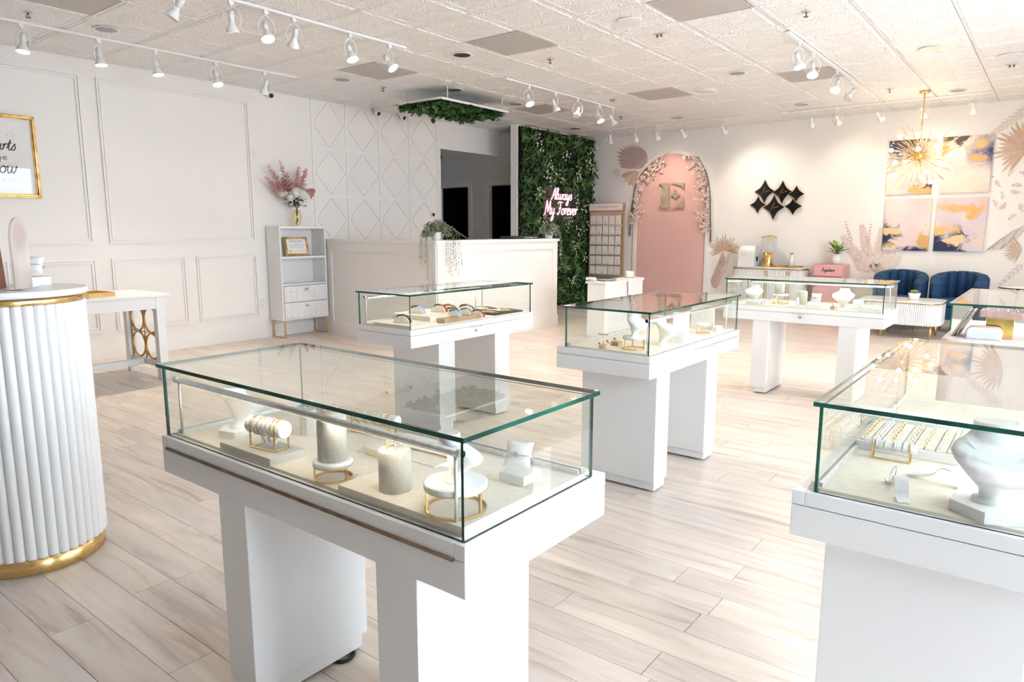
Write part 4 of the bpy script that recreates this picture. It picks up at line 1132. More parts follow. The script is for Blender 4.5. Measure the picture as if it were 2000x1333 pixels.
# vase of flowers
t = thing('flower_vase', 'amber glass vase of pink and white flowers on the cabinet', 'vase', (5.46, 7.74, 1.405))
MB().lathe([(0.045, 0), (0.048, 0.004), (0.040, 0.03), (0.052, 0.09), (0.058, 0.13), (0.046, 0.175), (0.042, 0.185), (0.050, 0.205), (0.047, 0.205), (0.039, 0.185), (0.043, 0.173), (0.054, 0.13), (0.048, 0.09), (0.036, 0.03), (0.0, 0.008)], n=28).build('vase', amberg, t)
st = MB(); rf = random.Random(5)
for k in range(9):
    a = k * 0.7; st.tube([(0.02 * cos(a), 0.02 * sin(a), 0.02), (-0.015 * cos(a), -0.015 * sin(a), 0.19), (0.05 * cos(a + 1), 0.02 * sin(a), 0.30)], 0.0025, 5)
st.build('stems', stemg, t)
def spike(tip, base):
    mb = MB(); P0, P1 = Vector(base), Vector(tip); d = (P1 - P0).normalized()
    mb.tube([P0, P0.lerp(P1, .5), P1], 0.0022, 5, rr=[0.003, 0.0025, 0.001], mi=1)
    n = 20
    for i in range(n):
        f = i / (n - 1); p = P0.lerp(P1, 0.12 + 0.86 * f); sz = 0.10 * (1 - 0.66 * f)
        for k in range(5):
            a = rf.uniform(0, 2 * pi); u = d.orthogonal().normalized(); w = d.cross(u)
            dirn = (u * cos(a) + w * sin(a) + d * rf.uniform(0.2, 0.7)).normalized()
            mb.leaf(p, dirn, d, sz * rf.uniform(.7, 1.1), sz * 0.72, 0.2, seg=2)
    return mb.build('flower_spike', [petalp, stemg], t)
for tip, base in (((-0.45, -0.02, 0.58), (-0.06, 0, 0.33)), ((-0.37, 0.02, 0.73), (-0.06, 0.02, 0.33)), ((-0.24, -0.03, 0.79), (-0.03, 0, 0.34)), ((0.055, 0.0, 0.745), (0.02, 0.02, 0.36)), ((0.16, -0.02, 0.74), (0.04, 0, 0.35)), ((-0.17, 0.03, 0.60), (-0.05, 0.0, 0.34)), ((0.23, -0.06, 0.46), (0.12, -0.02, 0.38))):
    spike(tip, base)
def bloom_mesh():
    mb = MB(); mb.ball((0, 0, 0), 0.026, 10, 6)
    for i in range(70):
        z = 1 - 2 * (i + .5) / 70; a = i * 2.39996; r = sqrt(1 - z * z); d = Vector((r * cos(a), r * sin(a), z))
        mb.leaf(d * 0.022, d, Vector((0, 0, 1)) if abs(z) < .9 else Vector((1, 0, 0)), 0.024, 0.013, 0.3, seg=2)
    return mb.mesh('white_bloom', petalw)
bm = bloom_mesh()
for p in ((-0.21, -0.02, 0.40), (-0.13, -0.06, 0.365), (-0.04, -0.05, 0.415), (0.035, -0.07, 0.40), (0.10, -0.05, 0.375), (0.095, 0.0, 0.435), (0.0, 0.0, 0.44), (-0.075, 0.0, 0.42)):
    link('white_bloom', bm, t, loc=p, rot=(rf.random() * 3, rf.random() * 3, 0)).scale = (1.45,) * 3
gr = MB()
for i in range(190):
    a = rf.uniform(0, 2 * pi); e_ = rf.uniform(-0.5, 0.7)
    p = Vector((rf.gauss(-0.03, 0.075), rf.gauss(-0.015, 0.035), 0.30 + rf.uniform(-0.06, 0.09)))
    gr.leaf(p, (cos(a) * cos(e_), sin(a) * cos(e_), sin(e_)), (0, 0, 1), rf.uniform(.035, .06), rf.uniform(.018, .03), 0.2, seg=3)
o = gr.build('bouquet_foliage', lf_flow, t); o['kind'] = 'stuff'

# ================================================================== SMALL WALL FITTINGS
def plate(label, loc, rot, kind, m=None, w=0.075, h=0.118):
    t = thing('wall_plate', label, kind, loc); t.rotation_euler = rot
    MB().box(-w / 2, w / 2, -0.006, 0, -h / 2, h / 2).build('cover', m or paint, t, 0.002)
    if kind == 'outlet':
        for z in (-0.026, 0.026): MB().prism(rrect(-0.017, 0.017, -0.014, 0.014, 0.006), lambda u, v, q: (u, -q, v + z), 0.005, 0.009).build('socket', paint, t)
        k = MB()
        for z in (-0.026, 0.026): k.box(-0.008, -0.005, -0.0096, -0.0088, z - 0.005, z + 0.005).box(0.005, 0.008, -0.0096, -0.0088, z - 0.005, z + 0.005)
        k.build('slots', ink, t)
    else:
        MB().box(-0.017, 0.017, -0.009, -0.005, -0.033, 0.033).build('rocker', m or paint, t, 0.002)
plate('white wall plate high beside the flowers', (5.023, Y_L, 2.276), (0, 0, 0), 'switch')
plate('white socket outlet low on the panelled wall beside the cabinet', (4.995, Y_L, 0.44), (0, 0, 0), 'outlet')
plate('blush-painted plate low on the pink arch', (X_B - 0.004, 5.20, 0.437), (0, 0, radians(-90)), 'switch', pinkp)
def dome_cam(label, x, aim):
    t = thing('dome_camera', label, 'security camera', (x, Y_L - 0.07, H_C - 0.004), 0, 'white dome cameras')
    MB().lathe([(0.055, -0.028), (0.06, -0.02), (0.06, 0.0)], n=24).build('base', paint, t)
    MB().ball((0, -0.005, -0.046), 0.043, 18, 12).build('eyeball', paint, t)
    d = Vector(aim).normalized()
    c = Vector((0, -0.005, -0.046))
    MB().cyl(c + d * 0.034, c + d * 0.0445, 0.027, n=20).build('lens', black, t)
dome_cam('white dome camera under the nearest wall track, above the panels', 5.215, (-0.15, -0.8, -0.5))
dome_cam('white dome camera above the left part of the diamond lattice', 6.93, (0.1, -0.8, -0.4))
dome_cam('white dome camera above the right part of the diamond lattice', 7.42, (0.2, -0.8, -0.4))
t = thing('eyeball_camera', 'small round black-lens camera on the lower diamond lattice', 'security camera', (8.075, Y_L - ST, 1.60))
MB().cyl((0, 0, 0), (0, -0.02, 0), 0.04, n=24).build('base', paint, t, 0.003); MB().ball((0.008, -0.025, 0), 0.028, 16, 10, (1, 0.6, 1)).build('lens', black, t)

# ================================================================== COUNTER-TOP THINGS
ZC = 1.238
t = thing('receipt_printer', 'flat black device with silver keys on the reception ledge', 'device', (7.62, 5.80, ZC))
MB().box(-0.28, 0.28, -0.12, 0.12, 0, 0.04).build('body', black, t, 0.004)
for k in range(6): MB().box(-0.05 + k * 0.05, -0.015 + k * 0.05, -0.1215, -0.119, 0.012, 0.028).build('key', chrome, t)
t = thing('tablet_stand', 'tilted black tablet seen edge-on behind the trailing plant', 'tablet', (6.42, 5.86, ZC), radians(8))
Rm = Matrix.Translation((0, 0, 0.10)) @ Matrix.Rotation(radians(21), 4, 'Y')
MB().box(-0.30, 0.30, -0.01, 0.01, -0.006, 0.006).xf(Rm).build('screen', black, t, 0.002)
MB().box(-0.28, 0.28, -0.0104, 0.0104, 0.0045, 0.0064).xf(Rm).build('screen_edge', chrome, t)
MB().cyl((0, 0, 0), (0, 0, 0.095), 0.012, n=12).cyl((0, 0, 0), (0, 0, 0.008), 0.06, n=20).build('stand', black, t)
def trailing(label, loc, rz, strands, seed, potm=True):
    r = random.Random(seed)
    t = thing('trailing_plant', label, 'plant', loc, rz, 'trailing sage-grey plants on the reception ledge')
    MB().lathe([(0.045, 0), (0.052, 0.005), (0.062, 0.095), (0.057, 0.095), (0.05, 0.02), (0, 0.012)], n=24).build('pot', paint, t)
    MB().lathe([(0.056, 0.085), (0, 0.088)], n=20).build('soil', terr, t)
    st, lf = MB(), MB()
    def sprig(path):
        P = crom(path, 5); st.tube(P, 0.0013, 4)
        for i in range(2, len(P)):
            for k in range(2):
                d = Vector((r.uniform(-1, 1), r.uniform(-1, 1), r.uniform(-.9, .3))); 
                lf.leaf(P[i], d, (0, 0, 1), r.uniform(.022, .034), r.uniform(.013, .019), .2, seg=2)
    for dx, dy, dz in strands:
        p0 = (r.uniform(-.02, .02), r.uniform(-.02, .02), .10)
        sprig([p0, (dx * .6, dy * .6, .14 + r.uniform(0, .03)), (dx, dy, .06), (dx * 1.08 + r.uniform(-.015, .015), dy * 1.1, dz * .5), (dx * 1.1 + r.uniform(-.02, .02), dy * 1.15, dz)])
    for k in range(90):
        a = r.uniform(0, 2 * pi); q = r.uniform(.05, .19); h = r.uniform(.14, .27) - q * .45
        sprig([(0, 0, .09), (q * .4 * cos(a), q * .4 * sin(a), h * .8), (q * .8 * cos(a), q * .8 * sin(a), h), (q * cos(a), q * sin(a), h - .03)])
    o = st.build('stems', stemg, t); o['kind'] = 'stuff'
    o = lf.build('leaflets', lf_sage, t); o['kind'] = 'stuff'
trailing('silver-green trailing plant hanging over the corner of the reception counter', (5.94, 5.74, ZC), 0, [(-.17, -.02, -.45), (-.16, .06, -.30), (-.15, .10, -.20), (-.17, -.10, -.55), (-.15, .02, -.25), (.02, -.155, -.38), (.06, -.155, -.42), (.10, -.155, -.30), (.14, -.15, -.36), (.18, -.15, -.40), (-.02, -.155, -.28), (.22, -.15, -.30), (.12, -.155, -.20)], 3)
trailing('silver-green trailing plant at the far end of the reception counter', (8.20, 5.72, ZC), 0, [(.09, -.13, -.30), (.12, -.12, -.36), (.14, -.06, -.42), (.15, 0, -.34), (.06, -.14, -.22), (.13, -.1, -.48)], 8)
# ================================================================== LEAF WALL WITH NEON
rg = random.Random(11)
t = thing('leaf_wall', 'dense artificial leaf wall with small white blossoms', 'plant wall', (9.33, 7.12, 0))
LW, LH = 2.30, 3.03
MB().box(-0.01, LW, -0.02, 0.004, 0, LH).build('backing', dark, t)
fo = MB()
for i in range(9000):
    x, z = rg.uniform(0, LW), rg.uniform(0.02, LH - 0.01)
    d = Vector((rg.gauss(0, 1), -abs(rg.gauss(0.5, .4)), rg.gauss(-.15, 1)))
    L = rg.uniform(.045, .10)
    fo.leaf((x, -0.015 - rg.uniform(0, .03), z), d, (rg.uniform(-.4, .4), -1, rg.uniform(0, .6)), L, L * rg.uniform(.28, .5), .22, seg=2)
o = fo.build('foliage', lf_dark, t); o['kind'] = 'stuff'
def tuft_mesh(n, L, W, spread, seed):
    r = random.Random(seed); mb = MB()
    for i in range(n):
        a = 2 * pi * i / n + r.uniform(-.2, .2); e = r.uniform(.25, spread)
        d = Vector((cos(a) * cos(e), -sin(e), sin(a) * cos(e)))
        mb.leaf((0, 0, 0), d, (0, -1, .3), L * r.uniform(.7, 1.1), W * r.uniform(.8, 1.1), .2, seg=4, droop=.18)
    return mb.mesh('fern_tuft', lf_mid)
tufts = [tuft_mesh(11, .17, .030, .9, 1), tuft_mesh(9, .20, .042, .8, 2), tuft_mesh(16, .14, .018, .9, 3), tuft_mesh(8, .15, .055, .7, 4)]
cells = [(i, j) for i in range(9) for j in range(12)]
for i, j in cells:
    if rg.random() < 0.12: continue
    o = link('fern_tuft', tufts[rg.randrange(4)], t, loc=((i + .5 + rg.uniform(-.35, .35)) * LW / 9, -0.045, (j + .5 + rg.uniform(-.35, .35)) * LH / 12), rot=(0, rg.uniform(0, 6.28), 0))
    s_ = rg.uniform(.65, 1.15); o.scale = (s_, s_, s_)
def blossom_mesh(seed):
    r = random.Random(seed); mb = MB()
    for k in range(9):
        c = Vector((r.gauss(0, .05), -r.uniform(0, .03), r.gauss(0, .06)))
        for q in range(5):
            a = q * 2 * pi / 5 + r.random()
            mb.leaf(c, (cos(a), -.5, sin(a)), (0, -1, 0), .022, .016, .1, seg=2)
    return mb.mesh('blossom_cluster', petalw)
bls = [blossom_mesh(k) for k in range(3)]
for k, (x, z) in enumerate([(9.71, 2.77), (10.52, 2.67), (11.41, 2.77), (10.05, 2.44), (10.98, 2.28), (10.4, 2.29), (9.72, 2.0), (11.45, 2.5), (11.48, 2.07), (11.0, 1.31), (11.27, 1.45), (10.66, 1.45), (10.89, 1.07), (11.28, 0.83), (10.77, 0.47), (11.48, 0.57), (11.3, 2.62), (10.0, 2.2), (11.2, 1.75), (11.4, 1.62), (11.0, 2.36), (9.86, 1.55), (10.95, 1.9)]):
    link('blossom_cluster', bls[k % 3], t, loc=(x - 9.33, -0.11, z), rot=(0, k * 1.3, 0))
t = thing('neon_sign', 'pink neon script sign reading Always My Forever on the leaf wall', 'neon sign', (10.4, 6.98, 1.75))
def neon_line(body, x0, x1, base, sz):
    sx = (x1 - x0) / ((script_len(body) + .25) * sz)
    script_text('neon_letter', body, lambda u, v: (x0 - 10.4 + u * sx, 0, base - 1.75 + v), sz, 0.0085, neon_m2, t, 0.15, each=True)
neon_line('Always', 10.07, 10.74, 1.885, 0.098)
neon_line('My Forever', 9.87, 10.93, 1.625, 0.112)
cl = MB()
for x in (-.42, -.15, .15, .42):
    for z in (-.07, .17): cl.cyl((x * .75, 0.01, z), (x * .75, 0.10, z), 0.004, n=6)
o = cl.build('standoffs', acryl, t)
MB().box(-.56, .56, 0.012, 0.016, -.24, .36).build('clear_backing', acryl, t)
ld = bpy.data.lights.new('neon_glow', 'AREA'); ld.shape = 'RECTANGLE'; ld.size = 0.9; ld.size_y = 0.4; ld.energy = 0.6; ld.color = (1, .35, .55)
lo = bpy.data.objects.new('neon_glow', ld); COL.objects.link(lo); lo.parent = t; lo.location = (0, -0.02, 0.05); lo.rotation_euler = (radians(-90), 0, 0)

# ivy panel under the ceiling
t = thing('hanging_ivy_panel', 'ivy-covered panel hung under the ceiling on a white frame', 'plant panel', (6.865, 6.26, H_C))
hx, hy = .63, .34
MB().box(-hx, hx, -hy, hy, -.165, -.15).build('board', lf_ivy, t)
f = MB().box(-hx - .01, hx + .01, -hy - .02, -hy, -.17, -.145).box(-hx - .01, hx + .01, hy, hy + .02, -.17, -.145).box(-hx - .02, -hx, -hy - .02, hy + .02, -.17, -.145).box(hx, hx + .02, -hy - .02, hy + .02, -.17, -.145)
f.build('frame', paint, t)
for x in (-.52, .52):
    for y in (-hy - .01, hy + .01): MB().cyl((x, y, -.15), (x, y, 0.0), .006, n=8).build('hanger', paint, t)
mb = MB()
for i in range(1500):
    x, y = rg.uniform(-hx - .02, hx + .02), rg.uniform(-hy + .02, hy + .04)
    d = (rg.gauss(0, 1), rg.gauss(0, 1), -abs(rg.gauss(.3, .5)))
    L = rg.uniform(.05, .095)
    mb.leaf((x, y, -.165 - abs(rg.gauss(0, .025))), d, (rg.uniform(-.3, .3), rg.uniform(-.3, .3), -1), L, L * .85, .15, seg=3)
o = mb.build('ivy_leaves', lf_ivy, t); o['kind'] = 'stuff'

# ================================================================== BACK WALL DECOR
WX = lambda u, v, w: (X_B - w, u, v)
t = thing('letter_sign', 'champagne metal letter E with a diamond, mounted on the pink arch', 'sign', (0, 0, 0))
EP = dict(stem=[(5.725, 2.174), (5.517, 2.176), (5.518, 1.744), (5.723, 1.748), (5.674, 1.767), (5.643, 1.811), (5.638, 2.093), (5.659, 2.137)],
          upper_arm=[(5.496, 2.175), (5.241, 2.17), (5.24, 2.05), (5.268, 2.09), (5.316, 2.124), (5.39, 2.153)],
          diamond=[(5.407, 2.062), (5.374, 2.007), (5.315, 1.963), (5.367, 1.936), (5.394, 1.892), (5.426, 1.938), (5.484, 1.968), (5.428, 2.009)],
          lower_arm=[(5.245, 1.932), (5.238, 1.745), (5.49, 1.744), (5.385, 1.761), (5.303, 1.813), (5.264, 1.874)])
for k, poly in EP.items(): MB().prism(poly, WX, 0.055, 0.020).build(k, ebl, t, 0.002)
for y, z in ((5.57, 2.0), (5.57, 1.85), (5.28, 2.13), (5.28, 1.79), (5.40, 1.975)): MB().cyl((X_B - .005, y, z), (X_B - .022, y, z), .006, n=8).build('standoff', ebl, t)

t = thing('star_mirror_art', 'cluster of six black concave diamond mirrors with gold lines', 'wall art', (0, 0, 0))
STARS = [(3.847, 1.975, .157, .18), (3.563, 1.955, .153, .178), (3.346, 1.918, .124, .13), (3.944, 1.765, .125, .132), (3.685, 1.72, .16, .195), (3.38, 1.73, .13, .134)]
for n_, (cy, cz, a, b) in enumerate(STARS):
    a *= 1.06; b *= 1.04
    pts = []
    for q in range(4):
        c0 = [(a, 0), (0, b), (-a, 0), (0, -b)]; p, r_ = c0[q], c0[(q + 1) % 4]
        for i in range(7):
            f_ = i / 7; u, v = p[0] + (r_[0] - p[0]) * f_, p[1] + (r_[1] - p[1]) * f_
            s_ = 1 - 0.24 * 4 * f_ * (1 - f_)
            pts.append((cy + u * s_, cz + v * s_))
    d0 = 0.02 + 0.008 * (n_ % 3)
    st = MB().prism(pts, WX, d0 + .010, d0).build('mirror', mirrb, t)
    ed = MB().tube([(X_B - d0 - .010, y, z) for y, z in pts], .0035, 5, True).build('gold_edge', gold, st)
    if n_ in (0, 1, 4):
        MB().tube([(X_B - d0 - .013, cy + a * .35, cz - b * .35), (X_B - d0 - .013, cy - a * .08, cz + b * .38)], .003, 5).build('gold_line', gold, st)
        MB().tube([(X_B - d0 - .013, cy + a * .2, cz - b * .1), (X_B - d0 - .013, cy - a * .45, cz - b * .02 + .02)], .003, 5).build('gold_line', gold, st)
    MB().cyl((X_B, cy, cz), (X_B - d0, cy, cz), .012, n=10).build('mount', black, st)

def painting_mat(name, base0, base1, blobs):
    m = mat(name, base0, 0.55); T = NT(m)
    g = T.n('ShaderNodeNewGeometry'); no = T.n('ShaderNodeTexNoise'); no.inputs['Scale'].default_value = 2.6; no.inputs['Detail'].default_value = 6
    T.l(g, 'Position', no, 'Vector')
    r = T.ramp([(0.32, base0), (0.52, base1), (0.70, (0.80, 0.66, 0.50))]); T.l(no, 'Fac', r, 'Fac')
    cur = (r, 'Color')
    n2 = T.n('ShaderNodeTexNoise'); n2.inputs['Scale'].default_value = 5.0; n2.inputs['Detail'].default_value = 8; n2.inputs['Roughness'].default_value = .68; n2.inputs['Distortion'].default_value = .6; T.l(g, 'Position', n2, 'Vector')
    for (y, z, ry, rz_, col, sharp) in blobs:
        sub = T.n('ShaderNodeVectorMath', operation='SUBTRACT'); sub.inputs[1].default_value = (X_B, y, z); T.l(g, 'Position', sub, 0)
        sc = T.n('ShaderNodeVectorMath', operation='MULTIPLY'); sc.inputs[1].default_value = (0, 1 / ry, 1 / rz_); T.l(sub, 0, sc, 0)
        ln = T.n('ShaderNodeVectorMath', operation='LENGTH'); T.l(sc, 0, ln, 0)
        ad = T.n('ShaderNodeMath', operation='MULTIPLY_ADD'); T.l(n2, 'Fac', ad, 0); ad.inputs[1].default_value = 4.2; T.l(ln, 'Value', ad, 2)
        mr = T.n('ShaderNodeMapRange'); mr.inputs['From Min'].default_value = 2.97 + sharp * 2.2; mr.inputs['From Max'].default_value = 2.97 - sharp * 2.2; T.l(ad, 0, mr, 'Value')
        mx = T.n('ShaderNodeMixRGB'); T.l(mr, 'Result', mx, 0); T.l(cur[0], cur[1], mx, 1); mx.inputs[2].default_value = (*col, 1); cur = (mx, 'Color')
    T.l(cur[0], cur[1], T.b, 'Base Color')
    return m
NV, GD, PK, LV, BR = (0.012, 0.022, 0.075), (0.66, 0.40, 0.15), (0.72, 0.50, 0.46), (0.62, 0.58, 0.66), (0.10, 0.06, 0.05)
P_ = [('upper', 2.08, 1.50, 1.87, 2.635, (0.70, 0.52, 0.47), (0.76, 0.62, 0.57), [(2.02, 2.60, .34, .22, (0.03, .04, .11), .25), (1.52, 1.90, .20, .12, BR, .05), (1.66, 1.905, .15, .07, GD, .05), (1.8, 2.62, .16, .06, BR, .1)], 'abstract canvas behind the chandelier, upper of the two nearer the plants'),
      ('upper', 1.41, 0.82, 1.87, 2.635, (0.72, 0.55, 0.50), (0.78, 0.66, 0.60), [(1.34, 2.64, .22, .10, BR, .08), (1.37, 2.46, .09, .14, GD, .08), (.84, 2.42, .17, .20, (0.03, .04, .16), .35), (.95, 2.33, .09, .05, GD, .05), (.94, 2.52, .08, .06, (.75, .5, .2), .2)], 'abstract canvas with a dark top corner, beside the wall fan decal'),
      ('lower', 2.07, 1.475, 1.06, 1.81, (0.74, 0.56, 0.52), (0.76, 0.64, 0.64), [(2.08, 1.25, .20, .22, NV, .12), (1.98, 1.34, .13, .05, (.80, .56, .30), .06), (1.60, 1.05, .26, .10, NV, .12), (1.53, 1.19, .12, .11, GD, .06), (1.98, 1.13, .06, .05, GD, .08)], 'abstract canvas with navy at its lower left side and gold corner, lower row'),
      ('lower', 1.41, 0.815, 1.06, 1.81, (0.73, 0.50, 0.46), (0.66, 0.60, 0.66), [(1.36, 1.10, .36, .26, NV, .14), (1.18, 1.21, .16, .06, (.80, .60, .36), .06), (1.33, 1.36, .16, .08, (.76, .50, .20), .08), (1.10, 1.66, .28, .06, (.76, .46, .20), .12), (.97, 1.58, .08, .12, (.74, .44, .16), .08)], 'abstract canvas with a large navy lower corner, lower row above the second armchair')]
for i, (row, ya, yb, za, zb, c0, c1, bl, lab) in enumerate(P_):
    t = thing('canvas_painting', lab, 'painting', (X_B, (ya + yb) / 2, za), 0, 'four abstract canvases')
    w, h = (ya - yb) / 2, zb - za
    MB().box(-.035, -.004, -w, w, 0, h).build('canvas', painting_mat('abstract_paint_%d' % i, c0, c1, bl), t, 0.002)
    MB().box(-.004, 0, -w + .03, w - .03, .03, h - .03).build('stretcher_bar', woodb, t)

# botanical wall decals: thin printed vinyl, each leaf its own cut-out
dk = {}
def dmat(c):
    if c not in dk: dk[c] = noisy('botanical_print_%d' % len(dk), c, tuple(q * .86 for q in c), 30, 0.7, stretch=(1, 3, 1))
    return dk[c]
DT = [0]
def blade(t, base, ang, L, w, col, name='leaf_blade', bend=0.0):
    DT[0] = (DT[0] + 1) % 37
    d = Vector((cos(ang), sin(ang))); n = Vector((-d.y, d.x)); b = Vector(base)
    pts = []
    for f_, q in ((0.02, .12), (.25, .5), (.6, .5), (.85, .30)): pts.append(b + d * L * f_ + n * (w * q + bend * L * f_ * f_))
    pts.append(b + d * L + n * bend * L)
    for f_, q in ((.85, .30), (.6, .5), (.25, .5), (.02, .12)): pts.append(b + d * L * f_ - n * (w * q - bend * L * f_ * f_))
    k = .0006 + .0002 * DT[0]
    MB().prism([(p.x, p.y) for p in pts], WX, k + .0005, k).build(name, dmat(col), t)
BE, RO, GRY, TN, PALE = (0.66, 0.50, 0.40), (0.60, 0.42, 0.37), (0.48, 0.42, 0.41), (0.62, 0.44, 0.30), (0.78, 0.68, 0.62)
def decal(name, label): return thing(name, label, 'wall decal', (0, 0, 0), 0, 'botanical wall decals')
t = decal('palm_fan_decal', 'brown-pink folded palm leaf printed on the wall left of the pink arch')
for i in range(16):
    a_ = 94 - 91 * i / 15
    Lq = .24 + (.44 * (94 - a_) / 66 if a_ > 28 else .44 - .15 * (28 - a_) / 25)
    blade(t, (6.02, 2.49), radians(a_), Lq, .05 + .06 * Lq, (RO, GRY, (0.56, 0.42, 0.36))[i % 3])
for i in range(5): blade(t, (6.12, 2.38), radians(-5 - 18 * i), .40 - .04 * i, .12, ((0.66, 0.46, 0.36), (0.74, 0.56, 0.46))[i % 2])
for i in range(4): blade(t, (6.62, 2.40), radians(40 + 60 * i), .10, .07, PALE, 'petal')
t = decal('dried_palm_decal', 'dried fan palm printed on the wall right of the pink arch')
for i in range(19):
    a = radians(-25 + 215 * i / 18)
    blade(t, (4.49, 1.02), a, .26 + .05 * sin(i * 2.1), .026, (TN, BE, (0.50, 0.36, 0.26))[i % 3])
blade(t, (4.49, 1.02), radians(-75), .30, .02, (0.45, 0.32, 0.24), 'stem')
t = decal('pampas_decal', 'pink pampas plume printed on the wall low beside the pink arch')
for i in range(22):
    y, z = 4.62 - .008 * i, .36 + .022 * i
    blade(t, (y, z), radians(62), .17, .05, (RO, BE)[i % 2], 'plume'); blade(t, (y, z), radians(120), .17, .05, (RO, PALE)[i % 2], 'plume')
t = decal('tall_pampas_decal', 'tall pale pampas plumes printed on the wall behind the armchair')
def plume(y0, z0, y1, z1, n, L, cols):
    d = Vector((y1 - y0, z1 - z0)); a0 = math.atan2(d.y, d.x)
    for i in range(n):
        f_ = i / (n - 1); y, z = y0 + d.x * f_, z0 + d.y * f_
        for sg, dg in ((-1, 40), (1, 40), (-1, 18), (1, 18)): blade(t, (y, z), a0 + sg * radians(dg), L * (1 - .62 * f_) * (1.0 if dg > 20 else 1.15), L * .13, cols[(i + (dg < 20)) % len(cols)], 'plume')
plume(2.22, .72, 2.60, 1.22, 18, .19, (PALE, (0.76, 0.60, 0.54)))
plume(2.20, .75, 2.36, 1.38, 18, .18, ((0.74, 0.58, 0.52), PALE))
plume(2.14, .72, 2.10, 1.34, 16, .17, (PALE, (0.74, 0.62, 0.56)))
plume(2.50, 1.18, 2.60, 1.47, 7, .06, (RO, (0.62, 0.46, 0.38)))
plume(2.27, 1.14, 2.25, 1.43, 7, .06, (RO, (0.62, 0.46, 0.38)))
for i in range(5): blade(t, (2.10, .70), radians(64 + 16 * i), .36 - .02 * i, .11, (GRY, (0.66, 0.56, 0.50), (0.58, 0.48, 0.42))[i % 3], 'broad_leaf')
for i in range(4): blade(t, (1.98, .78), radians(70 + 20 * i), .28, .12, PALE, 'broad_leaf')
t = decal('wall_fan_decal', 'large tan fan leaf printed on the wall at the right frame edge')
for i in range(15): blade(t, (.45, 2.44), radians(-62 + 148 * i / 14), .36 + .05 * sin(i * 1.7), .045, (TN, BE, RO)[i % 3])
plume(.40, 3.0, .82, 2.66, 10, .16, ((0.72, 0.66, 0.64), PALE))
t = decal('grey_leaf_decal', 'grey-mauve folded leaves and fans printed low on the wall at the right frame edge')
for i in range(9): blade(t, (.38, 1.42), radians(-41 - 4 * i if i < 4 else -20 - 6 * i), .56 - .045 * i, .055, (GRY, (0.62, 0.57, 0.55), (0.70, 0.65, 0.62))[i % 3])
for i in range(13): blade(t, (.38, 1.105), radians(-70 + 125 * i / 12), .22, .022, (TN, (0.66, 0.56, 0.50))[i % 2])
plume(.36, .90, .56, .64, 6, .10, (PALE, (0.70, 0.64, 0.60)))
t = decal('petal_decal', 'faint scattered petals printed on the wall between the two right-edge fans')
for k, (y, z) in enumerate([(.80, 2.06), (.72, 1.95), (.62, 2.10), (.55, 1.96), (.74, 1.75), (.62, 1.70), (.50, 1.85), (.44, 1.62), (.56, 1.52), (.48, 2.12), (.66, 1.85)]):
    blade(t, (y, z), k * 1.1, .16 if k == 0 else .09, .05, (PALE, (0.74, 0.60, 0.52))[k % 2], 'petal'); blade(t, (y, z), k * 1.1 + 2.2, .03, .018, RO, 'seed')

# blossom garlands on the arch
def garland(label, pts, inward, seed):
    r = random.Random(seed)
    t = thing('blossom_garland', label, 'garland', (0, 0, 0), 0, 'blossom branches on the arch')
    P = crom([(X_B - .045, y, z) for y, z in pts], 6)
    MB().tube(P, .009, 6, rr=[.006 + .006 * i / len(P) for i in range(len(P))]).build('branch', twig, t)
    fl, tw = MB(), MB()
    for i in range(0, len(P) - 5):
        for k in range(2):
            a = r.uniform(-.9, .5); L = r.uniform(.06, .26) * (1.0 if i < len(P) * .8 else .5)
            e = P[i] + Vector((-r.uniform(.0, .09), inward * L * cos(a), L * sin(a)))
            tw.tube([P[i], P[i].lerp(e, .5) + Vector((0, 0, .01)), e], .0022, 4)
            for q in range(6):
                c = P[i].lerp(e, r.uniform(.25, 1.05)) + Vector((r.uniform(-.02, .02), r.uniform(-.02, .02), r.uniform(-.02, .02)))
                for m_ in range(5):
                    b = m_ * 2 * pi / 5 + r.random()
                    fl.leaf(c, (-.5, cos(b), sin(b)), (-1, 0, 0), .024, .018, .15, seg=2)
    tw.build('twigs', twig, t)['kind'] = 'stuff'
    fl.build('blossoms', petalb, t)['kind'] = 'stuff'
garland('pale pink blossom branch on the left side of the pink arch', [(5.744, 2.595), (6.0, 2.431), (6.167, 2.184), (6.229, 1.819), (6.26, 1.541), (6.27, 1.25)], -1, 2)
garland('pale pink blossom branch on the right side of the pink arch', [(5.006, 2.60), (4.839, 2.303), (4.76, 1.958), (4.74, 1.614), (4.725, 1.398), (4.717, 1.15)], 1, 5)

# ================================================================== EARRING CARD RACK
t = thing('card_rack', 'tall gold-edged rack of jewellery cards with a lettered header', 'display rack', (11.30, 6.61, 0))
hw_ = .355
MB().box(.02, .14, -hw_ + .02, hw_ - .02, 0, .44).build('stand', beigew, t)
MB().box(0.012, .06, -hw_ + .012, hw_ - .012, .44, 1.70).build('back_board', boardt, t)
MB().box(0.0, .07, -hw_, -hw_ + .014, .44, 1.70).box(0, .07, hw_ - .014, hw_, .44, 1.70).box(0, .07, -hw_ + .014, hw_ - .014, .44, .50).box(0, .07, -hw_ + .014, hw_ - .014, 1.685, 1.70).build('frame', rackg, t)
hd = MB().box(-.012, .07, -hw_ - .012, hw_ + .005, 1.70, 1.85).build('header', rackg, t)
MB().box(-.016, -.012, -hw_ + .004, hw_ - .010, 1.716, 1.836).build('header_panel', paper, hd)
hx_ = text_mesh('header_text', 'KENDRA SCOTT', .062, inkg, hd, (-.0168, -.045, 1.757), (radians(90), 0, radians(-90)), .0004)
dmk = MB()
for s_ in (.045, .020):
    dmk.tube([(-.0168, .262 + a * s_, 1.776 + b * s_) for a, b in ((1, 0), (0, 1), (-1, 0), (0, -1))], .0022, 4, True)
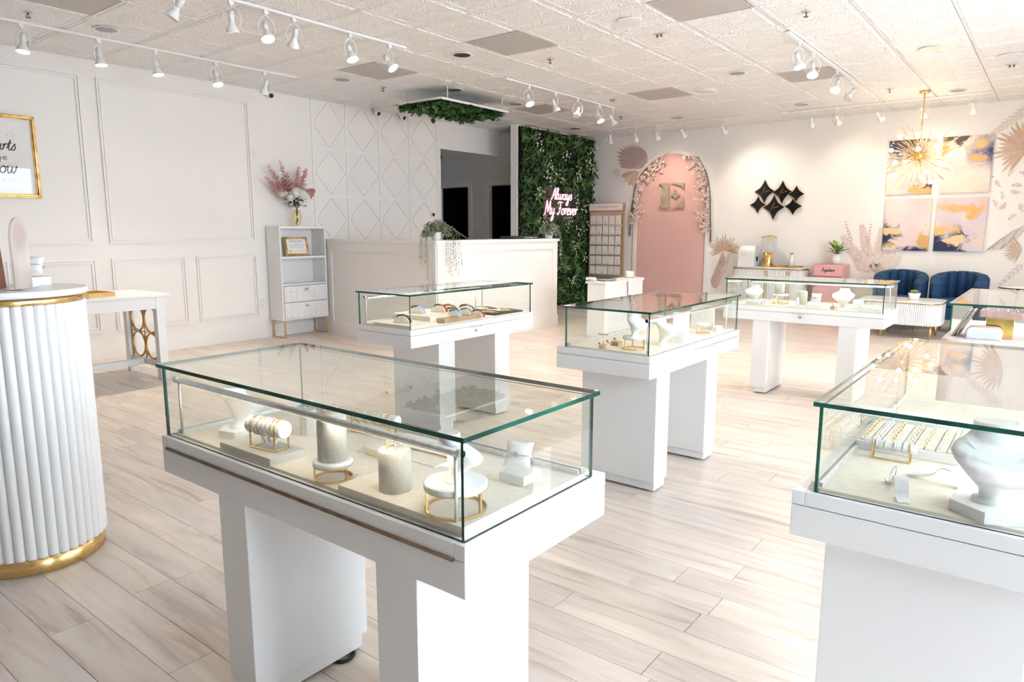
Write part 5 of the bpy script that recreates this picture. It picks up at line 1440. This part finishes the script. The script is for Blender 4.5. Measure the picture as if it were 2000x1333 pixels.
dmk.build('diamond_mark', inkg, hd)
card_w, rows = .125, 6
for r_ in range(rows):
    zt_ = 1.605 - r_ * .183
    MB().box(-.014, .012, -hw_ + .014, hw_ - .014, zt_ - .172, zt_ - .142).build('ledge', alu, t)
card_me = MB().box(-.0015, .0015, -.058, .058, 0, .155).mesh('jewellery_card', paperw)
card_me.materials[0] = paper
for r_ in range(rows):
    zt_ = 1.605 - r_ * .183
    wide = {4: (2,), 5: (1,)}.get(r_, ())
    k = 0
    while k < 5:
        y = .264 - k * .132; n_ = 2 if k in wide else 1
        c = thing('jewellery_card', 'ivory jewellery card in the %s row of the lettered rack, %s from its leaf-wall side' % (('top', 'second', 'third', 'fourth', 'fifth', 'bottom')[r_], ('first', 'second', 'third', 'fourth', 'fifth')[k]), 'jewellery card', (11.294, 6.61 + y - (n_ - 1) * .066, zt_ - .150), 0, 'jewellery cards on the rack')
        if n_ == 1: link('card', card_me, c, loc=(0, 0, 0.0085))
        else: MB().box(-.0015, .0015, -.124, .124, 0.0085, .1635).build('card', paper, c)
        w_ = .03 * n_
        MB().tube([(-.0022, -w_, .150), (-.0022, -w_ * .5, .07), (-.0022, 0, .045), (-.0022, w_ * .5, .07), (-.0022, w_, .150)], .0007, 4).build('chain', inkg, c)
        MB().ball((-.004, 0, .038), .0085 if (r_ * 3 + k) % 3 else .006, 8, 5).build('charm', [black, gold, SR, silver][(r_ * 5 + k * 3) % 4], c)
        k += n_

# white console table before the rack
t = thing('white_console', 'white console table with a rounded end before the card rack', 'table', (7.61, 4.44, 0))
MB().box(0, .60, 0, .26, 0, .685).build('cabinet_body', paint, t, .002)
MB().prism([(.60, 0), (.98, 0)] + [(.98 + .13 * sin(pi * i / 10), .13 - .13 * cos(pi * i / 10)) for i in range(11)] + [(.60, .26)], XY, 0.0, .685).build('rounded_end', paint, t)
MB().prism([(-.02, -.02), (.98, -.02)] + [(.98 + .15 * sin(pi * i / 10), .13 - .15 * cos(pi * i / 10)) for i in range(11)] + [(-.02, .28)], XY, .685, .712).build('top', paint, t, .003)
bracelet_roll('pale pink bracelet roll lying on the white console', (7.63, 4.66, .712), radians(90), .13, .022, .03, 4, frame=False)
tag(MB().lathe([(.07, 0), (.10, .006), (.135, .018), (.13, .02), (.07, .008), (0, .006)], n=32).build('silver_dish', silver, None, loc=(7.86, 4.57, .712)), 'shallow silver dish on the white console', 'dish')
t = thing('white_cup', 'small white cup on a wooden coaster on the white console', 'cup', (8.50, 4.58, .712))
MB().cyl((0, 0, 0), (0, 0, .012), .065, n=24).build('coaster', woodb, t); MB().lathe([(.05, .012), (.052, .015), (.056, .09), (.052, .09), (.047, .02), (0, .018)], n=28).build('cup', paint, t)
t = thing('white_strap', 'white strap hanging over the console edge with a small charm', 'strap', (8.20, 4.418, .712))
MB().prism([(0.10, .002), (.03, .002), (-.0, -.02), (-.012, -.20), (-.016, -.20), (-.006, -.016), (.03, .006), (.10, .006)], lambda u, v, w: (w, u * .5, v), -.03, .03).build('strap', leath, t)
MB().ball((0, -.008, -.215), .013, 8, 6).build('charm', agold, t)
# ================================================================== REFRESHMENT SIDEBOARD AND FRIDGE
t = thing('sideboard', 'white reeded sideboard with gold top edge under the black mirrors', 'sideboard', (11.43, 3.625, 0))
sb = rrect(-.19, .19, -.58, .58, .17, 8)
MB().prism(sb, XY, .10, .745, sm=True).build('body', paint, t)
per = []
for i in range(len(sb)):
    a, b = Vector(sb[i]), Vector(sb[(i + 1) % len(sb)]); n = max(1, int((b - a).length / .03))
    for k in range(n): per.append(a.lerp(b, (k + .5) / n))
rib = MB()
for p in per:
    if p.x < .17: rib.cyl((p.x, p.y, .11), (p.x, p.y, .735), .010, n=6, caps=False)
rib.build('reeding', paint, t)['kind'] = 'stuff'
MB().prism(rrect(-.205, .205, -.595, .595, .18, 8), XY, .745, .760, sm=True).build('gold_edge', gold, t)
MB().prism(rrect(-.20, .20, -.59, .59, .18, 8), XY, .760, .775, sm=True).build('top', paint, t)
for y in (-.02, .02, -.36, -.32): MB().box(-.204, -.198, y - .006, y + .006, .14, .72).build('gold_handle', gold, t)
for y in (-.45, .45):
    for x in (-.12, .12): MB().cyl((x, y, 0), (x, y, .10), .012, .016, n=10).build('leg', gold, t)
ZS = .775
t = thing('ice_maker', 'white countertop ice maker at the end of the sideboard', 'ice maker', (11.43, 3.985, ZS), 0)
MB().prism([(-.14, 0), (.14, 0), (.14, .25), (.11, .335), (-.06, .335), (-.14, .24)], lambda u, v, w: (u, w, v), -.135, .135).build('body', paint, t, .015, 3)
MB().prism([(-.128, .258), (-.070, .325), (-.066, .322), (-.124, .255)], lambda u, v, w: (u, w, v), -.09, .09).build('lid_window', alu, t)
MB().lathe([(.045, 0), (.04, .006), (0, .006)], n=20).xf(Matrix.Translation((0.0, -.136, .12)) @ Matrix.Rotation(radians(90), 4, 'X')).build('vent', black, t)
text_mesh('brand_text', 'igloo', .03, inkg, t, (-.1405, .02, .18), (radians(90), 0, radians(-90)), .0004)
t = thing('drink_dispenser', 'tall glass drink dispenser on a gold base with a gold lid', 'drink dispenser', (11.42, 3.67, ZS))
MB().lathe([(.095, 0), (.098, .004), (.082, .10), (.085, .225), (.080, .225), (.06, .22)], n=36).build('gold_base', gold, t)
MB().lathe([(.0, .226), (.108, .226), (.112, .23), (.118, .47), (.113, .47), (.107, .235), (0, .231)], n=36).build('jar', acryl, t)
MB().lathe([(.124, .470), (.124, .480), (.05, .497), (.022, .50), (.022, .512), (.014, .518), (0, .518)], n=36).build('lid', gold, t)
MB().cyl((-.10, .0, .25), (-.15, .0, .25), .010, n=10).cyl((-.145, 0, .25), (-.145, 0, .215), .007, n=8).build('tap', gold, t)
t = thing('gold_serving_tray', 'round-ended gold tray on the sideboard', 'tray', (11.40, 3.34, ZS))
MB().prism(rrect(-.13, .13, -.22, .22, .10, 8), XY, 0, .008, sm=True).build('base', gold, t)
o_ = rrect(-.13, .13, -.22, .22, .10, 8)
MB().tube([(x, y, .02) for x, y in o_], .007, 6, True).build('rim', agold, t)
t = thing('carafe', 'frosted white carafe with a green cap on the gold tray', 'carafe', (11.42, 3.30, ZS + .008))
MB().lathe([(.042, 0), (.045, .01), (.042, .08), (.022, .15), (.020, .19), (.024, .20), (0, .20)], n=24).build('bottle', leath, t)
MB().lathe([(.026, .198), (.026, .215), (0, .217)], n=16).build('cap', lf_pot, t)
t = thing('glass_caddy', 'clear glass caddy on the gold tray', 'caddy', (11.33, 3.36, ZS + .008))
for q in (-1, 1):
    MB().box(-.05, .05, q * .13 - .002, q * .13 + .002, 0.0, .09).build('end_pane', acryl, t); MB().box(q * .05 - .002, q * .05 + .002, -.128, .128, 0, .065).build('side_pane', acryl, t)
t = thing('mini_fridge', 'pink retro mini fridge with script lettering, beside the sideboard', 'fridge', (11.40, 2.69, 0))
MB().box(-.20, .22, -.21, .21, .02, .845).build('body', pinkf, t, .02, 3)
MB().box(-.245, -.205, -.21, .21, .03, .66).build('lower_door', pinkf, t, .015, 3)
MB().box(-.245, -.205, -.21, .21, .67, .840).build('upper_door', pinkf, t, .015, 3)
L = (script_len('Frigidaire') + .2) * .026
script_text('badge_lettering', 'Frigidaire', lambda u, v: (-.247, L / 2 - u, .745 + v), .026, .0028, black, t, .3, n=5)
MB().tube([(-.245, .17, .655), (-.285, .17, .640), (-.29, .14, .60), (-.285, .17, .53), (-.245, .17, .515)], .009, 8).build('handle', chrome, t)
for x in (-.16, .18):
    for y in (-.17, .17): MB().cyl((x, y, 0), (x, y, .022), .015, n=10).build('foot', black, t)
t = thing('potted_plant', 'leafy green plant in a white pot on the pink fridge', 'plant', (11.38, 2.63, .845))
MB().cyl((0, 0, 0), (0, 0, .010), .10, n=28).build('saucer', woodb, t)
MB().lathe([(.062, .010), (.066, .014), (.075, .155), (.069, .155), (.06, .03), (0, .02)], n=28).build('pot', paint, t)
MB().lathe([(.068, .14), (0, .145)], n=20).build('soil', terr, t)
rl = random.Random(4)
for i in range(26):
    a = i * 2.39996; e = radians(rl.uniform(15, 75)); L_ = rl.uniform(.13, .22)
    d = Vector((cos(a) * cos(e), sin(a) * cos(e), sin(e)))
    mb = MB(); mb.tube([(0, 0, .14), Vector((0, 0, .15)) + d * L_ * .4], .0025, 5, mi=1); mb.leaf(Vector((0, 0, .15)) + d * L_ * .35, d, (0, 0, 1), L_ * .85, L_ * .30, .22, seg=4, droop=.25)
    mb.build('leaf', [lf_pot, stemg], t)

# ================================================================== LOUNGE
def armchair(label, loc, rz):
    t = thing('barrel_armchair', label, 'armchair', loc, rz, 'navy velvet armchairs')
    N = 9; A = radians(128)
    def U(a, r=0.0): return Vector(((.325 + r) * cos(a) * 1.02 + .02, (.328 + r) * sin(a)))
    for i in range(N):
        a0, a1 = -A + 2 * A * i / N, -A + 2 * A * (i + 1) / N
        am = (a0 + a1) / 2
        zt = .805 - .15 * (abs(am) / A) ** 1.7
        o0, o1, i0, i1 = U(a0), U(a1), U(a0, -.10), U(a1, -.10)
        om, im = U(am, .012), U(am, -.135)
        sec = [o0, U(a0 * .7 + am * .3, .010), om, U(a1 * .7 + am * .3, .010), o1, i1, U(a1 * .6 + am * .4, -.125), im, U(a0 * .6 + am * .4, -.125), i0]
        c = sum(sec, Vector((0, 0))) / len(sec)
        mb = MB(); rings = []
        def top(p):
            return .805 - .16 * min(1, abs(math.atan2(p.y, p.x - .02)) / A) ** 2
        for off, k in ((None, .95), (.035, 1), (.014, .97), (.004, .88), (0, .70)):
            rings.append([((c + (p - c) * k).x, (c + (p - c) * k).y, .17 if off is None else top(c + (p - c) * k) - off) for p in sec])
        n = len(sec); vs = [p for r in rings for p in r]
        fs = [(r * n + q, r * n + (q + 1) % n, (r + 1) * n + (q + 1) % n, (r + 1) * n + q) for r in range(len(rings) - 1) for q in range(n)]
        fs += [tuple(reversed(range(n))), tuple((len(rings) - 1) * n + q for q in range(n))]
        mb.add(vs, fs, 0, True).build('back_channel', navyv, t)
    sp = [(-.33, -.20)] + [(-.33, .20)] + [((.195) * cos(a) * 1.0 + .0, .225 * sin(a)) for a in [radians(115 - 230 * i / 14) for i in range(15)]]
    MB().prism([(x, y) for x, y in reversed(sp)], XY, .19, .345).build('seat_base', navyv, t, .015, 3)
    MB().prism([(x * 1.0 - .005, y * .98) for x, y in reversed(sp)], XY, .346, .45).build('seat_cushion', navyv, t, .035, 4)
    for x, y in ((-.24, -.22), (-.24, .22), (.22, -.2), (.22, .2)):
        MB().cyl((x, y, 0), (x * .95, y * .95, .19), .010, .015, n=12).build('leg', gold, t)
    return t
ch = armchair('navy velvet barrel armchair nearer the pink fridge', (11.02, 1.695, 0), radians(4))
dup(ch, (11.0, 1.0, 0), radians(-2), 'navy velvet barrel armchair nearer the right frame edge')
t = thing('coffee_table', 'white fluted coffee table on gold legs before the armchairs', 'table', (10.22, 1.53, 0))
tb = rrect(-.32, .32, -.46, .46, .16, 8)
MB().prism(tb, XY, .175, .445, sm=True).build('body', paint, t)
per = []
for i in range(len(tb)):
    a, b = Vector(tb[i]), Vector(tb[(i + 1) % len(tb)]); n = max(1, int((b - a).length / .0225))
    for k in range(n): per.append(a.lerp(b, (k + .5) / n))
fme = MB().cyl((0, 0, .178), (0, 0, .442), .0115, n=8, caps=False).mesh('flute', paint)
for p in per: link('flute', fme, t, loc=(p.x, p.y, 0))
MB().prism(rrect(-.338, .338, -.478, .478, .17, 8), XY, .445, .455, sm=True).build('gold_edge', gold, t)
MB().prism(rrect(-.335, .335, -.475, .475, .17, 8), XY, .455, .472, sm=True).build('top', paint, t)
for x in (-.24, .24):
    for y in (-.37, .18): MB().cyl((x, y, 0), (x, y, .178), .013, .018, n=12).build('leg', gold, t)
t = thing('succulent_pot', 'small pale green succulent in a white bowl on the coffee table', 'plant', (10.22, 1.40, .472))
MB().lathe([(.045, 0), (.05, .004), (.075, .085), (.069, .085), (.045, .015), (0, .012)], n=28).build('bowl', paint, t)
MB().lathe([(.068, .075), (0, .078)], n=20).build('soil', terr, t)
for i in range(24):
    a = i * 2.39996; e = radians(20 + i * 2.6)
    MB().leaf((0, 0, .075), (cos(a) * cos(e), sin(a) * cos(e), sin(e)), (0, 0, 1), .085 - .0016 * i, .04, .25, seg=4).build('leaf', lf_succ, t)
t = thing('side_table', 'round white side table beside the second armchair', 'table', (11.2, .36, 0))
MB().cyl((0, 0, .615), (0, 0, .635), .22, n=48).build('top', paint, t, .003); MB().cyl((0, 0, .02), (0, 0, .612), .018, n=14).build('stem', gold, t); MB().lathe([(.15, 0), (.15, .012), (.02, .02)], n=32).build('foot', gold, t)
MB().lathe([(.21, .603), (.215, .606), (.215, .615)], n=40).build('rim', black, t)

# ================================================================== MAUVE PLINTH WITH BOXES
t = thing('mauve_plinth', 'mauve upholstered plinth between the two cases on the window side', 'plinth', (3.72, .11, 0))
MB().prism(rrect(-.25, .25, -.27, .255, .06, 6), XY, 0.02, .895, sm=False).build('body', mauvel, t, .012, 3)
MB().prism(rrect(-.22, .22, -.24, .225, .05, 6), XY, 0, .02).build('foot', rubber, t)
ZP = .895
t = thing('zip_case', 'pale blue-white rounded travel case with tan edge on the mauve plinth', 'jewellery case', (3.545, .215, ZP), radians(0))
pl = [(-.062, 0), (.062, 0)] + [(.062 - .022 + .022 * cos(radians(a)), .028 + .022 * sin(radians(a))) for a in (0, 30, 60, 90)] + [(-.062 + .022 + .022 * cos(radians(a)), .028 + .022 * sin(radians(a))) for a in (90, 120, 150, 180)]
MB().prism(pl, lambda u, v, w: (w, u, v), -.006, .05).build('shell', noisy('pale_blue_leather', (0.62, 0.68, 0.76), (0.66, 0.72, 0.80), 60, .45), t, .003)
MB().tube([(.0, u * 1.015, v + .001) for u, v in pl[1:]], .003, 6).tube([(.05, u * 1.015, v + .001) for u, v in pl[1:]], .003, 6).build('tan_piping', noisy('tan_leather', (0.56, 0.38, 0.24), (0.62, 0.43, 0.28), 60, .5), t)
t = thing('gold_box', 'mirror-gold box under the mauve tray on the plinth', 'box', (3.66, .165, ZP))
MB().box(-.045, .045, -.05, .05, 0, .082).build('box', noisy('mirror_gold', (0.74, 0.52, 0.18), (0.80, 0.58, 0.22), 5, .08, 1.0), t, .001); MB().box(-.047, .047, -.052, .052, .082, .090).build('lid', gold, t)
t = thing('mauve_tray_box', 'open mauve leather jewellery box on top of the gold box', 'jewellery box', (3.66, .168, ZP + .090))
MB().box(-.07, .07, -.085, .072, 0, .028).build('tray', mauve, t, .004)
MB().prism([(0, 0), (.0, .012), (.105, .012), (.105, 0)], lambda u, v, w: (w, -.086 - u * .52 - v, .018 + u * .85 - v * .3), -.07, .07).build('lid', mauve, t, .003)
for k in range(4): MB().ball((-.05 + .0 * k, -.06 + .035 * k, .031), .005, 8, 5).build('earring', pebble, t)
t = thing('folded_pouch', 'taupe folded suede pouch leaning on the mauve tray', 'pouch', (3.64, .285, ZP), 0)
for k, dx in enumerate((-.010, .006)):
    MB().prism([(.035, 0), (.045, 0), (-.012, .12), (-.022, .116)], lambda u, v, w: (w, u + dx, v), -.06, .06).build('flap', taupe, t, .003)

# ================================================================== CEILING LIGHTS
def spot(parent, loc, aim, energy, size=radians(100), blend=.9, col=(1.0, .86, .69), rad=.04):
    ld = bpy.data.lights.new('lamp_light', 'SPOT'); ld.energy = energy; ld.spot_size = size; ld.spot_blend = blend; ld.color = col; ld.shadow_soft_size = rad
    lo = bpy.data.objects.new('lamp_light', ld); COL.objects.link(lo); lo.parent = parent; lo.location = loc
    lo.rotation_euler = Vector(aim).to_track_quat('-Z', 'Y').to_euler()
    return lo
def lamp_head(track, p, aim, lit, e=30.0):
    """adapter, bent-wire yoke, socket, flared lamp and its face; one part of the track"""
    p = Vector(p); d = Vector(aim).normalized()
    h = MB().box(p.x - .018, p.x + .018, p.y - .011, p.y + .011, p.z - .030, p.z).cyl(p - Vector((0, 0, .045)), p - Vector((0, 0, .028)), .009, n=10).build('lamp_head', paint, track)
    piv = p - Vector((0, 0, .165))
    u = d.cross(Vector((0, 0, 1))); u = u.normalized() if u.length > .05 else Vector((1, 0, 0))
    y = MB()
    for s_ in (-1, 1):
        y.tube(crom([p - Vector((0, 0, .04)), p - Vector((0, 0, .07)) + u * s_ * .046, piv + Vector((0, 0, .03)) + u * s_ * .068, piv - Vector((0, 0, .02)) + u * s_ * .050], 5), .0038, 6)
    y.build('wire_yoke', paint, h)
    c = piv - d * .055
    MB().cyl(c - d * .035, c + d * .035, .021, n=16).build('socket', paint, h)
    rim = c + d * .115
    rf = MB(); w = d.orthogonal().normalized(); q = d.cross(w); n = 20; vs = []
    for t_, r_ in ((.035, .020), (.06, .026), (.095, .046), (.115, .049)):
        for i in range(n):
            a = 2 * pi * i / n; vs.append(c + d * t_ + w * r_ * cos(a) + q * r_ * sin(a))
    rf.add(vs, [(k * n + i, k * n + (i + 1) % n, (k + 1) * n + (i + 1) % n, (k + 1) * n + i) for k in range(3) for i in range(n)], 0, True)
    rf.build('reflector', paint, h)
    MB().cyl(c + d * .100, c + d * .112, .046, .043, n=20).build('lamp_face', bulb_on if lit else bulb_off, h)
    if lit: spot(h, c + d * .125, d, e)
def track(label, a, b, heads):
    """heads: (offset point along the run, aim, lit)"""
    a = Vector(a); b = Vector(b); t = thing('track_light', label, 'track light', (a.x, a.y, H_C - .005), 0, 'white track lights')
    d = (b - a); L = d.length; d.normalize()
    if abs(d.x) > abs(d.y): MB().box(0, L, -.017, .017, -.020, 0).build('rail', paint, t, .001); MB().box(-.10, .0, -.022, .022, -.026, 0).build('feed_box', paint, t, .002)
    else: MB().box(-.017, .017, -L, 0, -.020, 0).build('rail', paint, t, .001); MB().box(-.022, .022, 0, .10, -.026, 0).build('feed_box', paint, t, .002)
    for off, aim, lit, e in heads:
        p = d * off; lamp_head(t, (p.x, p.y, -.018), aim, lit, e)
WALL = (0.05, .75, -1.0)
track('white track light nearest the panelled wall', (1.9, 6.90), (4.93, 6.90), [(.40, (-.15, -.1, -1), 1, 31), (.99, (.05, -.1, -1), 1, 31), (1.49, (.10, -.15, -1), 1, 31), (2.09, (0, -.35, -1), 1, 31), (2.64, (.05, .5, -1), 0, 0)])
track('white track light over the watch case, second from the panelled wall', (2.4, 5.0), (4.80, 5.0), [(.22, (-.5, .35, -1), 0, 0), (.64, (.1, .1, -1), 0, 0), (.93, (-.1, -.45, -1), 1, 31), (1.18, (.1, .5, -1), 0, 0), (1.75, (0, -.45, -1), 1, 31), (2.20, (.2, -.75, -1), 1, 31)])
track('white track light between the ivy panel and the round speaker', (6.5, 5.08), (8.85, 5.08), [(.35, (-.2, -.5, -1), 1, 31), (.90, (.4, -.2, -1), 0, 0), (1.41, (-.5, -.1, -1), 0, 0), (1.96, (-.1, -.5, -1), 1, 31), (2.32, (.3, -.5, -1), 0, 0)])
track('white track light slanting towards the lounge, beside the vent', (6.56, 2.02), (8.95, 2.02), [(.26, (-.2, -.35, -1), 1, 31), (.72, (-.5, -.2, -1), 1, 31), (1.64, (-.7, .1, -1), 1, 31), (2.26, (-.75, .5, -1), 0, 0)])
BW = (.9, 0, -1)
track('white track light in front of the pink arch', (10.66, 6.30), (10.66, 3.90), [(.12, (.2, .1, -1), 0, 0), (.60, (.8, .2, -1), 0, 0), (.99, (.9, .2, -1), 1, 26), (1.44, (.8, -.2, -1), 0, 0), (2.10, (.9, -.35, -1), 1, 26)])
track('white track light in front of the paintings', (10.74, 3.28), (10.74, .85), [(.33, (.3, .1, -1), 0, 0), (.68, (.9, -.1, -1), 1, 11), (1.21, (.9, -.6, -1), 1, 11), (1.72, (.9, -.2, -1), 1, 11), (2.27, (.8, -.1, -1), 0, 0)])

dlm = noisy('downlight_reflector', (0.26, 0.25, 0.24), (0.40, 0.39, 0.38), 30, 0.3, 1.0)
def downlight(label, x, y, lit):
    t = thing('downlight', label, 'downlight', (x, y, H_C - .005), 0, 'round recessed downlights')
    MB().lathe([(.078, .004), (.100, .0), (.105, -.004), (.098, -.008), (.080, -.005)], n=32).build('trim_ring', paint, t)
    if lit:
        MB().lathe([(.081, -.0045), (0, -.0045)], n=32).build('lens', bulb_on, t); spot(t, (0, 0, -.03), (0, 0, -1), 70, radians(150), .8)
    else:
        MB().lathe([(.081, -.0075), (.062, -.0035), (.03, -.002), (0, -.002)], n=32).build('reflector', dlm, t)
        MB().lathe([(.034, -.002), (.030, -.0065), (0, -.0065)], n=20).build('lamp', bulb_off, t)
DL = [('over the framed print, beside the nearest track', 2.83, 6.585, 0), ('between the middle vent and the second track', 5.345, 4.775, 0), ('over the white cabinet, beside a vent', 5.345, 6.605, 0), ('just before the hanging ivy panel', 6.565, 5.995, 0),
      ('glowing beside the window-side vent at the top', 5.345, 2.945, 1), ('glowing behind the middle track of five heads', 7.785, 4.775, 1), ('past the end of the hanging ivy panel', 7.785, 5.995, 0), ('beside the flat round speaker', 7.785, 2.945, 0),
      ('near the back wall between the two far tracks', 10.225, 2.945, 0), ('near the back wall before the pink arch', 10.225, 4.775, 0), ('near the back wall by the leaf wall', 10.225, 6.605, 0), ('between the slanting track and the glowing right-edge light', 7.88, 1.13, 0),
      ('glowing at the right frame edge', 8.66, .56, 1), ('beside the chandelier canopy', 10.40, 1.16, 0)]
for s_, x, y, l_ in DL: downlight('round recessed ceiling downlight ' + s_, x, y, l_)
t = thing('ceiling_speaker', 'flat round white ceiling speaker between two vents', 'speaker', (8.50, 3.60, H_C - .005)); MB().lathe([(.115, .0), (.12, -.004), (.112, -.009), (0, -.010)], n=36).build('grille', paint, t); MB().lathe([(.125, .002), (.128, -.003), (.118, -.006)], n=36).build('rim', trimw, t)
def sprinkler(label, x, y):
    t = thing('sprinkler', label, 'sprinkler', (x, y, H_C - .005), 0, 'ceiling sprinklers')
    MB().lathe([(.036, .002), (.034, -.004), (.015, -.008)], n=20).build('escutcheon', chrome, t)
    MB().cyl((0, 0, -.006), (0, 0, -.018), .008, n=8).tube([(.006, 0, -.015), (.013, 0, -.026), (.003, 0, -.036)], .003, 5).tube([(-.006, 0, -.015), (-.013, 0, -.026), (-.003, 0, -.036)], .003, 5).build('frame_arms', bronze, t)
    MB().cyl((0, 0, -.036), (0, 0, -.040), .019, n=12).build('deflector', bronze, t)
for s_, x, y in (('over the framed print', 2.25, 6.585), ('between the ivy panel and the vent', 5.95, 6.60), ('in the middle of the ceiling before the track of five', 6.02, 4.20), ('at the top edge above the slanting track', 6.0, 1.74), ('before the leaf wall', 9.62, 5.40), ('before the chandelier', 9.79, 1.80)):
    sprinkler('small brass ceiling sprinkler ' + s_, x, y)
t = thing('sprinkler', 'small sprinkler on the low hall ceiling', 'sprinkler', (9.0, 8.55, OZ)); MB().cyl((0, 0, -.05), (0, 0, 0), .012, n=8).build('frame_arms', bronze, t); MB().cyl((0, 0, -.055), (0, 0, -.05), .03, n=12).build('deflector', bronze, t)
for s_, x, y in (('near the glowing downlight at the top', 5.86, 2.93), ('behind the track of five heads', 8.30, 4.79), ('under the glowing right-edge light', 9.15, .56)):
    t = thing('ceiling_hook_plate', 'tiny ceiling plate with two pins ' + s_, 'ceiling fitting', (x, y, H_C - .003), 0, 'two-pin ceiling plates')
    MB().box(-.02, .02, -.05, .05, -.006, 0).build('plate', alu, t); MB().cyl((0, -.018, -.030), (0, -.018, -.006), .009, n=10).build('pin', bronze, t); MB().cyl((0, .018, -.030), (0, .018, -.006), .009, n=10).build('pin', bronze, t)

# chandelier
rc = random.Random(9)
t = thing('starburst_chandelier', 'gold starburst chandelier with glowing round bulbs over the lounge', 'chandelier', (10.19, 1.48, H_C - .005))
MB().lathe([(.0, -.025), (.058, -.025), (.062, -.02), (.062, 0)], n=32).build('canopy', gold, t)
ZCH = -.785
MB().cyl((0, 0, -.025), (0, 0, ZCH), .008, n=10).build('rod', gold, t)
MB().ball((0, 0, ZCH), .055, 18, 12).build('hub', gold, t)
Cc = Vector((0, 0, ZCH)); NS = 92
for i in range(NS):
    z = 1 - 2 * (i + .5) / NS; a = i * 2.39996; r = sqrt(1 - z * z); d = Vector((r * cos(a), r * sin(a), z))
    if z > .93: continue
    L_ = rc.uniform(.34, .47); bulb = i % 6 == 2
    if bulb: L_ = .33
    s_ = MB().cyl(Cc + d * .05, Cc + d * L_, .0028, n=5).build('spike', gold, t)
    if bulb: MB().ball(Cc + d * (L_ + .02), .026, 12, 8).build('bulb', chand_on, s_)
    else: MB().ball(Cc + d * L_, .009, 8, 5).build('crystal', pebble, s_)

t = thing('ceiling_hook', 'small bent wire hook hanging from the ceiling near the slanting track', 'hook', (7.59, 1.46, H_C - .005))
MB().tube(crom([(0, 0, 0), (.012, 0, -.012), (0, .004, -.024), (-.012, .004, -.034), (0, 0, -.046), (.008, 0, -.040)], 4), .0022, 5).build('hook', chrome, t)
t = thing('power_cord', 'black power cord looped on the floor under the front case', 'cord', (1.30, 1.70, 0))
MB().tube(crom([(-.05, .10, .006), (-.06, .02, .006), (-.045, -.035, .006), (-.01, -.045, .006), (.02, -.02, .006), (.03, .05, .006), (.02, .10, .006)], 6), .006, 8).build('cord', rubber, t)
